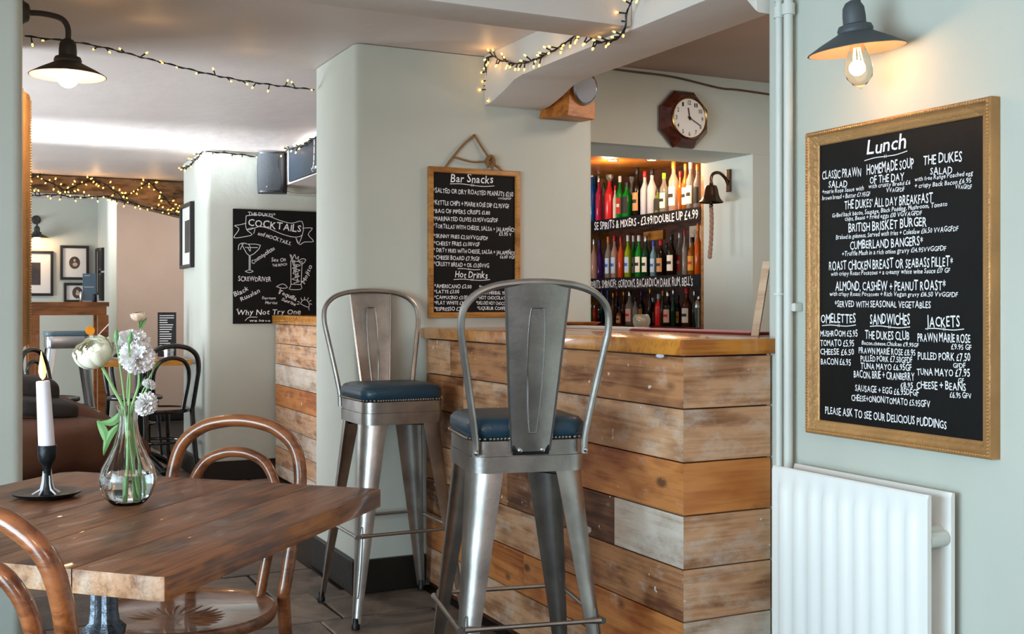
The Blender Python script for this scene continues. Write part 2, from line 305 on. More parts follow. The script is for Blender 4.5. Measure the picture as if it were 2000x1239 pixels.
SNACK= [('Bar Snacks', 0.101, 0.594, 0.3, 0.599, 0.0357), ('_', 0.099, 0.586, 0.305, 0.584, 0.0035), ('*SALTED OR DRY ROASTED PEANUTS £1.50', 0.022, 0.546, 0.397, 0.545, 0.0206), ('VVGGFDF', 0.324, 0.53, 0.387, 0.531, 0.0094), ('*KETTLE CHIPS + MARIE ROSE DIP £2.95VGF', 0.022, 0.496, 0.377, 0.493, 0.0194), ('*BAG OF PIPERS CRISPS £1.80', 0.022, 0.46, 0.286, 0.463, 0.0183), ('*MARINATED OLIVES £3.95VVGGFDF', 0.022, 0.428, 0.323, 0.431, 0.0183), ('*TORTILLAS WITH CHEESE, SALSA + JALAPEÑOS', 0.022, 0.398, 0.409, 0.391, 0.0183), ('£5.95 V', 0.329, 0.374, 0.388, 0.374, 0.0153), ('*SKINNY FRIES £2.50VVGGFDF', 0.024, 0.357, 0.275, 0.353, 0.0171), ('*CHEESY FRIES £3.00VGF', 0.025, 0.325, 0.237, 0.326, 0.0171), ('* DIRTY FRIES WITH CHEESE, SALSA + JALAPEÑOS', 0.024, 0.297, 0.406, 0.292, 0.0171), ('£6.00 VGF', 0.333, 0.276, 0.405, 0.275, 0.0141), ('*CHEESE BOARD £7.95GF', 0.025, 0.266, 0.236, 0.263, 0.0183), ('*CRUSTY BREAD + OIL £3.00VVG', 0.025, 0.239, 0.281, 0.234, 0.0183), ('_', 0.134, 0.228, 0.239, 0.225, 0.0035), ('Hot Drinks', 0.122, 0.191, 0.273, 0.188, 0.03), ('_', 0.116, 0.182, 0.285, 0.181, 0.0035), ('*AMERICANO £2.00', 0.027, 0.145, 0.198, 0.145, 0.0171), ('*LATTE £3.00', 0.027, 0.123, 0.141, 0.123, 0.016), ('*CAPPUCINO £3.00', 0.027, 0.099, 0.181, 0.099, 0.016), ('*FLAT WHITE £3.00', 0.027, 0.077, 0.182, 0.075, 0.016), ('*ESPRESSO £2.00', 0.027, 0.051, 0.174, 0.049, 0.016), ('*TEA £2.00', 0.234, 0.142, 0.329, 0.141, 0.0152), ('*FRUIT/HERBAL TEA £2.00', 0.233, 0.12, 0.407, 0.119, 0.0152), ('*HOT CHOCOLATE £3.00', 0.228, 0.099, 0.404, 0.097, 0.0151), ('*DELUXE HOT CHOCOLATE £4', 0.22, 0.077, 0.412, 0.073, 0.0151), ('*LIQUEUR COFFEE £6.25', 0.225, 0.055, 0.414, 0.051, 0.0151)]
COCK= [('THE DUKES*', 0.1, 0.733, 0.287, 0.73, 0.0234), ('COCKTAILS', 0.1, 0.665, 0.465, 0.628, 0.0502), ('and MOCKTAILS.', 0.165, 0.605, 0.394, 0.536, 0.0269), ('Cosmopolitan', 0.132, 0.403, 0.284, 0.507, 0.0302), ('Sex On', 0.26, 0.422, 0.359, 0.427, 0.027), ('THE BEACH', 0.267, 0.388, 0.368, 0.399, 0.0189), ('SCREWDRIVER', 0.035, 0.288, 0.257, 0.287, 0.0333), ('Black', 0.012, 0.181, 0.105, 0.228, 0.0333), ('Russian', 0.055, 0.151, 0.182, 0.215, 0.03), ('Espresso', 0.196, 0.168, 0.289, 0.165, 0.0175), ('Martini', 0.216, 0.135, 0.299, 0.133, 0.0189), ('Tequilla', 0.304, 0.209, 0.429, 0.155, 0.0305), ('Sunrise', 0.328, 0.159, 0.425, 0.121, 0.0237), ('Mojito', 0.491, 0.272, 0.548, 0.396, 0.0308), ('Why Not Try One', 0.022, 0.061, 0.463, 0.063, 0.0366), ('we have more', 0.108, 0.014, 0.353, 0.013, 0.0167)]
COCKP= [[(0.088, 0.73), (0.169, 0.739), (0.243, 0.732), (0.325, 0.704), (0.401, 0.69), (0.474, 0.704), (0.476, 0.614), (0.415, 0.595), (0.325, 0.616), (0.243, 0.648), (0.175, 0.659), (0.091, 0.636), (0.088, 0.73)], [(0.088, 0.68), (0.048, 0.668), (0.01, 0.66), (0.04, 0.638), (0.005, 0.58), (0.075, 0.588), (0.128, 0.604), (0.091, 0.636), (0.145, 0.648), (0.138, 0.611)], [(0.476, 0.658), (0.546, 0.66), (0.516, 0.615), (0.555, 0.569), (0.491, 0.563), (0.456, 0.545), (0.429, 0.595), (0.449, 0.548), (0.476, 0.614)], [(0.058, 0.538), (0.185, 0.533), (0.111, 0.459), (0.058, 0.538)], [(0.108, 0.459), (0.107, 0.362)], [(0.116, 0.459), (0.115, 0.362)], [(0.081, 0.354), (0.108, 0.364), (0.135, 0.355), (0.108, 0.346), (0.081, 0.354)], [(0.081, 0.516), (0.165, 0.516)], [(0.035, 0.498), (0.041, 0.535), (0.075, 0.545), (0.111, 0.53), (0.115, 0.49), (0.098, 0.516)], [(0.048, 0.501), (0.065, 0.535), (0.088, 0.539)], [(0.394, 0.434), (0.395, 0.271), (0.384, 0.244), (0.394, 0.234), (0.456, 0.234), (0.472, 0.248), (0.467, 0.272), (0.474, 0.429)], [(0.394, 0.271), (0.467, 0.268)], [(0.388, 0.475), (0.415, 0.394), (0.449, 0.285)], [(0.397, 0.472), (0.425, 0.394)], [(0.408, 0.448), (0.422, 0.476), (0.432, 0.445), (0.449, 0.463), (0.446, 0.429), (0.47, 0.446), (0.5, 0.44), (0.474, 0.408), (0.453, 0.425)], [(0.408, 0.407), (0.463, 0.401), (0.404, 0.38), (0.46, 0.367), (0.408, 0.346), (0.456, 0.326), (0.404, 0.305), (0.456, 0.292), (0.415, 0.278)], [(0.401, 0.428), (0.47, 0.426)], [(0.422, 0.435), (0.415, 0.353), (0.436, 0.408), (0.425, 0.312), (0.446, 0.353), (0.436, 0.285)], [(0.294, 0.253), (0.339, 0.272), (0.37, 0.247), (0.332, 0.242), (0.294, 0.253)], [(0.322, 0.24), (0.311, 0.203)], [(0.463, 0.135), (0.477, 0.159), (0.505, 0.161), (0.523, 0.135), (0.516, 0.111), (0.463, 0.135)], [(0.47, 0.162), (0.465, 0.176)], [(0.491, 0.166), (0.491, 0.182)], [(0.511, 0.164), (0.519, 0.178)], [(0.525, 0.152), (0.537, 0.159)], [(0.528, 0.135), (0.542, 0.132)], [(0.455, 0.145), (0.443, 0.152)], [(0.453, 0.134), (0.437, 0.132)], [(0.521, 0.108), (0.523, 0.092)], [(0.022, 0.095), (0.035, 0.101)], [(0.081, 0.021), (0.108, 0.044), (0.162, 0.044)]]
SH1= [('SE SPIRITS & MIXERS - £3.99/DOUBLE UP £4.99', 0.211, 1.713, 1.383, 1.706, 0.0396)]
SH2= [("SPIRITS, SMIRNOFF, GORDON'S, BACARDI/CM DARK RUM, BELL'S", 0.161, 1.315, 1.331, 1.311, 0.0416)]
ROW1=[
('blue glass bottle with pale cap', 3.905, 6.624, 0.362, 0.017, 'blue', 'none', 'white', 'tall'),
('dark teal bottle with black cap', 3.96, 6.675, 0.374, 0.0172, 'teal', 'none', 'black', 'tall'),
('pink glass bottle with silver cap', 3.905, 6.537, 0.31, 0.0179, 'pink', 'none', 'silver', 'tall'),
('clear miniature-necked bottle with dark cap', 3.96, 6.563, 0.265, 0.0148, 'clear', 'none', 'black', 'tall'),
('bright red bottle with crown-shaped stopper', 3.905, 6.4, 0.3, 0.0248, 'red', 'none', 'crystal', 'tall'),
('slim cream ceramic bottle with dark red cap', 3.905, 6.329, 0.223, 0.0113, 'cream', 'none', 'red', 'tall'),
('green bottle with white top and red banded label', 3.905, 6.268, 0.278, 0.0183, 'green', 'redwhite', 'white', 'tall'),
('bright green bottle with dark wrapped body', 3.905, 6.184, 0.229, 0.0262, 'green', 'dark', 'black', 'squat'),
('clear bottle with crystal crown stopper', 3.96, 6.211, 0.271, 0.0162, 'clear', 'none', 'crystal', 'tall'),
('dark brown cream liqueur bottle with tan label', 3.905, 6.062, 0.312, 0.0228, 'dark', 'tan', 'black', 'tall'),
('frosted white bottle with red cap', 3.905, 5.972, 0.279, 0.0216, 'frost', 'none', 'red', 'tall'),
('frosted white bottle with black cap', 3.905, 5.891, 0.285, 0.0233, 'frost', 'none', 'black', 'tall'),
('small olive green bottle with short neck', 3.905, 5.825, 0.155, 0.0164, 'olive', 'dark', 'black', 'squat'),
('clear bottle with lime green neck and white label', 3.905, 5.757, 0.244, 0.021, 'clear', 'white', 'lime', 'squat'),
('clear pink-tinted bottle with gold cap and pale label', 3.905, 5.654, 0.303, 0.0236, 'pale', 'white', 'gold', 'squat'),
('slim amber bottle with crimson cap', 3.905, 5.586, 0.237, 0.014, 'amber', 'none', 'red', 'tall'),
('whisky bottle with tall gold cap', 3.905, 5.531, 0.275, 0.0167, 'amber', 'white', 'gold', 'tall'),
('clear square-shouldered bottle with white cap and label', 3.905, 5.478, 0.279, 0.0202, 'clear', 'white', 'white', 'squat'),
('clear bottle with dark label and copper cap', 3.905, 5.409, 0.258, 0.0182, 'clear', 'dark', 'gold', 'tall'),
]
ROW2=[
('pale rosy bottle with clear neck', 3.905, 6.604, 0.272, 0.0158, 'pale', 'none', 'silver', 'tall'),
('violet glass bottle', 3.96, 6.618, 0.266, 0.0179, 'violet', 'none', 'violet', 'tall'),
('clear bottle with blue-white label and orange cap', 3.905, 6.415, 0.278, 0.0175, 'clear', 'bluewhite', 'orange', 'tall'),
('clear bottle with blue-white label and red cap', 3.905, 6.337, 0.282, 0.0183, 'pale', 'bluewhite', 'red', 'tall'),
('orange-pink bottle with dark red cap', 3.905, 6.256, 0.27, 0.0171, 'coral', 'none', 'red', 'tall'),
('lime bottle with blue-white label and white cap', 3.905, 6.17, 0.273, 0.018, 'lime', 'bluewhite', 'white', 'tall'),
('emerald bottle with white cap and blue-white label', 3.96, 6.19, 0.273, 0.015, 'green', 'bluewhite', 'white', 'tall'),
('emerald bottle with tall white label', 3.905, 6.039, 0.265, 0.0196, 'green', 'white', 'white', 'tall'),
('dark green bottle with pointed cream label', 3.905, 5.96, 0.255, 0.0194, 'dkgreen', 'white', 'silver', 'tall'),
('square pale blue bottle with white label', 3.905, 5.873, 0.221, 0.0163, 'ice', 'bluewhite', 'blue', 'squat'),
('dark bottle with tan label and red cap', 3.905, 5.792, 0.221, 0.0209, 'dark', 'tan', 'red', 'squat'),
('teal bottle with slim neck', 3.96, 5.809, 0.204, 0.0134, 'teal', 'none', 'black', 'tall'),
('black bottle with ivory square label', 3.905, 5.675, 0.248, 0.0225, 'dark', 'white', 'black', 'squat'),
('clear bottle with red band at its foot', 3.96, 5.67, 0.265, 0.016, 'clear', 'redwhite', 'silver', 'tall'),
('slim clear bottle with red cap', 3.905, 5.54, 0.27, 0.011, 'clear', 'none', 'red', 'tall'),
('rum bottle with mustard yellow label', 3.905, 5.503, 0.224, 0.021, 'amber', 'mustard', 'black', 'squat'),
('slim clear bottle with pale cap', 3.96, 5.527, 0.238, 0.0111, 'clear', 'none', 'white', 'tall'),
('tall orange bottle', 3.905, 5.404, 0.298, 0.0154, 'orange', 'none', 'orange', 'tall'),
]
ROW3=[
('green bottle with white cap', 3.905, 6.649, 0.134, 0.0127, 'green', 'none', 'white', 'tall'),
('ruby bottle with silver cap', 3.96, 6.688, 0.13, 0.0149, 'red', 'none', 'silver', 'tall'),
('slim dark bottle with silver cap', 3.905, 6.538, 0.105, 0.0094, 'dark', 'none', 'silver', 'tall'),
('navy bottle with blue cap', 3.96, 6.586, 0.235, 0.0126, 'teal', 'none', 'blue', 'tall'),
('cobalt blue bottle', 3.905, 6.422, 0.233, 0.0134, 'blue', 'none', 'blue', 'tall'),
('brown bottle with copper cap', 3.905, 6.352, 0.211, 0.0122, 'brown', 'none', 'gold', 'tall'),
('dark bottle with crimson cap', 3.96, 6.395, 0.224, 0.0123, 'dark', 'none', 'red', 'tall'),
('grey-brown sherry bottle with black cap', 3.905, 6.271, 0.122, 0.0182, 'brown', 'tan', 'black', 'squat'),
('dark amber bottle with tan cap', 3.96, 6.306, 0.223, 0.0173, 'brown', 'none', 'gold', 'tall'),
('bottle with pink and white label and silver cap', 3.905, 6.148, 0.221, 0.0219, 'clear', 'pinkwhite', 'silver', 'tall'),
('clear bottle with small dark cap', 3.905, 6.082, 0.181, 0.0138, 'clear', 'none', 'black', 'tall'),
('dark bottle with mauve cap and gold label', 3.96, 6.095, 0.221, 0.0149, 'dark', 'mustard', 'violet', 'tall'),
('dark bottle with long gold neck foil', 3.905, 5.911, 0.238, 0.0116, 'dark', 'none', 'gold', 'tall'),
('bottle with tan label and pale blue cap', 3.96, 5.963, 0.176, 0.0166, 'brown', 'tan', 'ice', 'squat'),
('red-filled bottle with icy neck', 3.905, 5.815, 0.198, 0.0191, 'red', 'none', 'ice', 'squat'),
('slim bottle with yellow neck', 3.905, 5.771, 0.22, 0.0095, 'dkgreen', 'none', 'mustard', 'tall'),
('dark bottle with red and white label and silver cap', 3.905, 5.712, 0.216, 0.0226, 'dark', 'pinkwhite', 'silver', 'tall'),
('green bottle with silver neck', 3.905, 5.656, 0.226, 0.0112, 'dkgreen', 'none', 'silver', 'tall'),
('dark bottle with small gold label', 3.96, 5.686, 0.19, 0.016, 'dark', 'mustard', 'black', 'tall'),
('brown bottle with red and white striped neck', 3.905, 5.515, 0.232, 0.0238, 'brown', 'white', 'redwhite', 'tall'),
('green slim bottle with clear neck', 3.905, 5.441, 0.213, 0.0109, 'dkgreen', 'none', 'silver', 'tall'),
]

# ---------------------------------------------------------------- lettering
_gl = {}
def glyph(ch):
    if ch in _gl: return _gl[ch]
    cu = bpy.data.curves.new('g', 'FONT'); cu.body = ch; cu.resolution_u = 2; cu.offset = .010
    o = bpy.data.objects.new('g', cu); COL.objects.link(o)
    dg = bpy.context.evaluated_depsgraph_get(); me = bpy.data.meshes.new_from_object(o.evaluated_get(dg))
    vs = [tuple(v.co) for v in me.vertices]; fs = [tuple(p.vertices) for p in me.polygons]
    bpy.data.objects.remove(o); bpy.data.curves.remove(cu); bpy.data.meshes.remove(me)
    x0 = min([v[0] for v in vs], default=0); x1 = max([v[0] for v in vs], default=.2)
    _gl[ch] = ([(v[0]-x0, v[1]) for v in vs], fs, x1-x0); return _gl[ch]
def write(mb, text, x0, z0, x1, z1, h, y=0, shear=0, seed=0, jit=1.0):
    """hand lettering in the local xz plane (facing -y), fitted from (x0,z0) to (x1,z1) with capital height h"""
    rnd = random.Random(hash(text) % 1000 if False else sum(map(ord, text))+seed)
    L = math.hypot(x1-x0, z1-z0); ca, sa = (x1-x0)/L, (z1-z0)/L
    items = []; x = 0
    for ch in text:
        if ch == ' ': x += .26; continue
        vs, fs, w = glyph(ch); k = 1+rnd.uniform(-.07, .07)*jit
        items.append((x, vs, fs, k, rnd.uniform(-.045, .045)*jit, rnd.uniform(-.035, .035)*jit)); x += w*k+.085
    sx = L/max(x-.085, .01); sz = h/.73
    for (gx, vs, fs, k, dz, rt) in items:
        out = []
        for (a, b) in vs:
            a2 = a*k - b*rt + b*shear; b2 = b*(1+(k-1)*1.5)+a*rt+dz
            u = (gx+a2)*sx; v = b2*sz
            out.append((x0+u*ca-v*sa, y, z0+u*sa+v*ca))
        mb.add(out, fs)
def stroke(mb, pts, w, y=0, sm=True):
    P = smooth_path([(a, 0, b) for a, b in pts], 3) if sm and len(pts) > 2 else [Vector((a, 0, b)) for a, b in pts]
    for i in range(len(P)-1):
        t = (P[i+1]-P[i])
        if t.length < 1e-6: continue
        t.normalize(); n = Vector((-t.z, 0, t.x))*w/2; a = P[i]-t*w*.2; b = P[i+1]+t*w*.2
        mb.add([(a-n)[:], (b-n)[:], (b+n)[:], (a+n)[:]], [(0,1,2,3)])
    for k in range(len(mb.v)): pass
def ystroke(mb, pts, w, y):
    t = MB(); stroke(t, pts, w); mb.add([(v[0], y, v[2]) for v in t.v], t.f)
def rows_mesh(rows, th, y):
    mb = MB()
    for (t, a, b, c, d, h) in rows:
        if t == '_':
            m = ((a+c)/2, (b+d)/2); L = c-a
            ystroke(mb, [(a, b), (a+L*.25, b+(d-b)*.25+L*.015), m, (a+L*.75, d+(b-d)*.25-L*.01), (c, d+L*.015)], th, y)
            for s in (-1, 1): ystroke(mb, [(m[0]+s*L*.02, m[1]-L*.025), (m[0]+s*L*.02, m[1]+L*.03)], th*.7, y)
        else:
            up = t.upper() == t
            write(mb, t, a, b, c, d, h, y, 0 if up else .12)
    return mb
def frame_mesh(w, h, prof, M=None):
    """mitred moulding: prof = (distance in from the outer edge, projection towards -y); rectangle in xz from (0,0)"""
    mb = MB(); rings = []
    for (cx, cz, dx, dz) in ((0, 0, 1, 1), (w, 0, -1, 1), (w, h, -1, -1), (0, h, 1, -1)):
        rings.append([(cx+dx*i, -p, cz+dz*i) for i, p in prof])
    rings.append(rings[0]); mb.loft(rings, True, False); return mb

# ---------------------------------------------------------------- the room
def S(name, mb, m, label=None, **k):
    o = struct(mb.build(name, m, **k))
    if label: o['label'] = label
    return o
fl = S('floor', MB().box(-3.2, 5.5, -1.8, 12.1, -.08, -.012), M_grout, smooth=False)
rnd = random.Random(4)
def stones(x0, x1, y0, y1, m, dy=.42):
    y = y0
    while y < y1:
        h = dy*rnd.uniform(.8, 1.25); x = x0-rnd.uniform(0, .4)
        while x < x1:
            w = rnd.uniform(.38, .78)
            a, b = max(x, x0), min(x+w, x1)
            if b-a > .06:
                g = .006; j = lambda: rnd.uniform(-.007, .007)
                z = rnd.uniform(-.004, 0)
                P = [(a+g+j(), y+g+j()), (b-g+j(), y+g+j()), (b-g+j(), y+h-g+j()), (a+g+j(), y+h-g+j())]
                cx, cy = (a+b)/2, y+h/2; P = [(p[0]-cx, p[1]-cy) for p in P]
                vs = [(p[0], p[1], -.03) for p in P]+[(p[0], p[1], -.004) for p in P]+[(p[0]*(1-.012/(b-a)), p[1]*.97, 0) for p in P]
                fs = [(0,1,5,4),(1,2,6,5),(2,3,7,6),(3,0,4,7),(4,5,9,8),(5,6,10,9),(6,7,11,10),(7,4,8,11),(8,9,10,11)]
                MB().add(vs, fs).build('flagstone', m, fl, False, loc=(cx, cy, z))
            x += w
        y += h
stones(.1, 1.74, 2.7, 4.33, M_stone); stones(-.3, 1.42, 4.36, 6.2, M_stone)
stones(-.2, 1.93, 6.25, 7.5, M_stone2); stones(.3, 1.47, 7.6, 11.8, M_stone2)
# ceiling with a gentle crease near the far window wall, bar room ceiling
def slab(name, pts, th, m, label=None):
    mb = MB(); vs = [(x0, y, z) for (y, z) in pts for x0 in (-3.2, 2.05)]; n = len(pts)
    mb.add(vs+[(a, b, c+th) for a, b, c in vs], [(2*i, 2*i+1, 2*i+3, 2*i+2) for i in range(n-1)]+[(2*n+2*i, 2*n+2*i+2, 2*n+2*i+3, 2*n+2*i+1) for i in range(n-1)]
        + [(0, 2*n, 2*n+1, 1), (2*n-2, 2*n-1, 4*n-1, 4*n-2)])
    return S(name, mb, m, label)
slab('ceiling', [(-1.8, 2.24), (2.2, 2.24), (5.7, 2.245), (6.55, 2.255), (6.85, 2.25), (7.25, 2.212), (7.45, 2.21), (9.2, 2.225), (12.1, 2.23)], .06, M_ceil, 'pale mauve plaster ceiling with a soft crease across it')
S('ceiling', MB().box(2.05, 3.9, 7.6, 12.1, 2.21, 2.3), M_ceil)
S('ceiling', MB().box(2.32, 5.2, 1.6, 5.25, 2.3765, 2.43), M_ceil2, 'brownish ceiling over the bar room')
# plaster beams
bA = MB().prism([(3.18, 2.105), (3.38, 2.105), (3.38, 2.238), (3.18, 2.238)], -3.2, 2.03)
bA.v = [(z, x, y) for x, y, z in bA.v]
S('trim_1', bA, M_beam, 'plastered ceiling beam crossing the room', bevel=.012)
bB = MB(); prof = [(2.53, 2.0), (2.56, 2.03), (2.60, 2.07), (2.68, 2.095), (4.0, 2.097), (4.07, 2.09), (4.17, 2.06), (4.28, 2.035), (4.36, 2.03), (4.36, 2.376), (2.53, 2.376)]
bB.prism(prof, 2.03, 2.31); bB.v = [(z, x, y) for x, y, z in bB.v]
S('trim_2', bB, M_beam, 'plastered ceiling beam over the bar ending in a corbel', bevel=.01)
# walls
def wallbox(name, x0, x1, y0, y1, z0, z1, m=None, label=None, r=.02):
    mb = MB(); P = rrect(x1-x0, y1-y0, r, 4); cx, cy = (x0+x1)/2, (y0+y1)/2
    zs = [z0, z1]; return S(name, mb.prism([(a+cx, b+cy) for a, b in P], z0, z1), m or M_wall, label)
wallbox('wall_right', 2.06, 2.31, -1.8, 2.525, 0, 2.3, r=.022)
wallbox('wall_column', 1.455, 2.575, 4.36, 4.94, 0, 2.24, label='thick plastered wall pier with the snacks board', r=.03)
wallbox('wall_left', -1.4, .169, 3.45, 5.1, 0, 2.235, label='plastered pier at the left edge of the picture', r=.03)
S('wall_bar', MB().box(2.32, 5.2, 4.8, 5.235, 1.985, 2.376), M_wall, 'wall above the bottle recess')
S('wall_bar', MB().box(3.826, 5.2, 4.8, 5.24, 0, 1.9845), M_wall, 'wall right of the bottle recess')
S('wall_bar', MB().box(4.3, 5.2, 2.2, 4.79, 0, 2.376), M_wall)
wallbox('wall_cocktail', 1.487, 3.8, 7.58, 8.42, 0, 2.21, label='plastered pier carrying the cocktail board', r=.035)
S('wall_back', MB().box(-3.2, 1.27, 11.9, 12.05, 0, 2.24), M_wall)
S('wall_back', MB().box(1.36, 3.8, 11.9, 12.05, 0, 2.24), M_pink, 'blush coloured wall at the far end')
wallbox('wall_pier', 1.27, 1.365, 11.15, 12.0, 0, 2.24, label='narrow white pier beside the blush wall', r=.035)
S('wall_bulkhead', MB().box(1.99, 2.6, 4.95, 7.575, 1.985, 2.25), M_ceil, 'boxed bulkhead over the far bar')
S('wall_far_right', MB().box(3.8, 3.95, 7.3, 12.05, 0, 2.3), M_wall)
# skirting
def skirt(name, x0, x1, y0, y1, h=.135):
    S(name, MB().box(x0, x1, y0, y1, 0, h), M_skirt, bevel=.003, smooth=False)
skirt('baseboard_column', 1.432, 1.7535, 4.338, 4.3595); skirt('baseboard_column', 1.432, 1.4545, 4.36, 4.95)
skirt('baseboard_cocktail', 1.466, 1.97, 7.555, 7.579, .13); skirt('baseboard_cocktail', 1.462, 1.4865, 7.58, 8.43, .13)
skirt('baseboard_back', 1.37, 3.7, 11.87, 11.899, .12); skirt('baseboard_back', -1, 1.26, 11.87, 11.899, .12)
# ---------------------------------------------------------------- bar fronts, clad in old boards
PM = dict(
 a=wood('reclaimed board brown', '68391d', 'b47e52', .7, .3, .6, 1, .4),
 b=wood('reclaimed board pale', '8c5f3e', 'cb9d76', .75, .6, .5, 1, .4, 0, 'd3c8bb'),
 c=wood('reclaimed board orange', '944c1c', 'c98245', .6, .12, .8, 1, .3),
 d=wood('reclaimed board dark', '4a2916', '885a3a', .7, .15, .7, 1, .45),
 e=wood('reclaimed board whitewashed', 'a0836a', 'd0bca8', .75, .9, .3, 1, .35, 0, 'dcd4c9'),
 f=wood('clean pine board', 'b0662c', 'c98342', .5, .0, .9, .9, .15))
def plank(parent, L, h, m, loc, rz, m0=0, m1=0, th=.02):
    mb = MB().prism([(0, 0), (L, 0), (L-m1*th, th), (m0*th, th)], 0, h)
    o = mb.build('plank', m, parent, False, bevel=.0012, loc=loc, rot=(0, 0, rz)); return o
ZS = [1.035, .893, .748, .604, .459, .317, .173, .028]
bar = thing('bar_counter', 'bar counter clad in reclaimed boards, wrapping the corner beside the radiator', 'bar counter', (1.755, 2.495, 0))
MB().box(.022, .30, .022, 1.86, 0, 1.035).build('carcass', M_darkwood, bar, False)
MB().box(.024, .28, 0.022, 1.86, -0.0, .027).build('plinth', M_skirt, bar, False)
front = [[(1.845, 'b'), (1.592, 'a')], [(1.845, 'a'), (1.462, 'b')], [(1.845, 'd'), (1.05, 'c')], [(1.845, 'a'), (1.08, 'd'), (.354, 'e')],
         [(1.845, 'a'), (1.25, 'b'), (.72, 'a')], [(1.845, 'c'), (.95, 'c')], [(1.845, 'b'), (1.35, 'b'), (.5, 'a')]]
rnd = random.Random(8)
for i, row in enumerate(front):
    for k, (y, c) in enumerate(row):
        y2 = row[k+1][0] if k+1 < len(row) else 0
        last = k+1 == len(row)
        plank(bar, y-y2-(0 if last else .002), ZS[i]-ZS[i+1]-.004, PM[c], (rnd.uniform(0, .002) if not last else 0, y, ZS[i+1]), -PI/2, 0, 1 if last else 0)
for i, c in enumerate('bbfbbeb'):
    plank(bar, .296, ZS[i]-ZS[i+1]-.004, PM[c], (0, 0, ZS[i+1]+(0 if i else .0)), 0, 1, 0)
# worktop over it
wt = MB().prism([(1.735, 4.355), (1.735, 2.475), (2.059, 2.475), (2.059, 2.54), (2.5, 2.54), (2.5, 4.355)], 1.0365, 1.079)
tag(wt.build('worktop', M_barTop, bevel=.004), 'varnished pine bar worktop with a square corner beside the pale wall', 'worktop')
bar2 = thing('bar_counter', 'further bar counter clad in pale boards, in front of the cocktail board', 'bar counter', (1.95, 7.56, 0))
MB().box(.022, .5, -2.6, -.004, 0, 1.05).build('carcass', M_darkwood, bar2, False)
Z2 = [1.05, .92, .78, .64, .50, .36, .22, .1, .02]
for i, c in enumerate('bbecbebe'):
    seg = [2.6, 1.1] if i % 2 else [2.6, 1.5]
    plank(bar2, seg[0]-seg[1]-.002, Z2[i]-Z2[i+1]-.004, PM['a'], (0, -seg[1], Z2[i+1]), -PI/2)
    plank(bar2, seg[1]-.006, Z2[i]-Z2[i+1]-.004, PM[c], (0, -.004, Z2[i+1]), -PI/2)
tag(MB().prism([(1.925, 4.96), (2.5, 4.96), (2.5, 7.554), (1.925, 7.554)], 1.0515, 1.108).build('worktop', M_barTop, bevel=.004),
    'pine worktop of the further bar, below the cocktail board', 'worktop')
# old timber beam
bt = MB(); rr = []
for i in range(45):
    x = -1.5+i*(3.25/44)
    zb = 2.082 if x < 1.05 else (2.082-(x-1.05)*.27 if x < 1.5 else 1.96-(x-1.5)*.22)
    zb += mnoise.noise(Vector((x*5, 1, 0)))*.015
    zt = 2.218-(.01 if x > 1.5 else 0)
    yf = 9.68+mnoise.noise(Vector((x*4, 5, 0)))*.015
    rr.append([(x, yf+.02, zb), (x, yf-.012+mnoise.noise(Vector((x*9, 3, 0)))*.012, zb+.04), (x, yf+mnoise.noise(Vector((x*11, 7, 0)))*.02, (zb+zt)/2), (x, yf+.01, zt), (x, yf+.2, zt), (x, yf+.2, zb+.01)])
bt.loft(rr); tb = S('trim_3', bt, M_old, 'old rough timber beam wound with fairy lights')

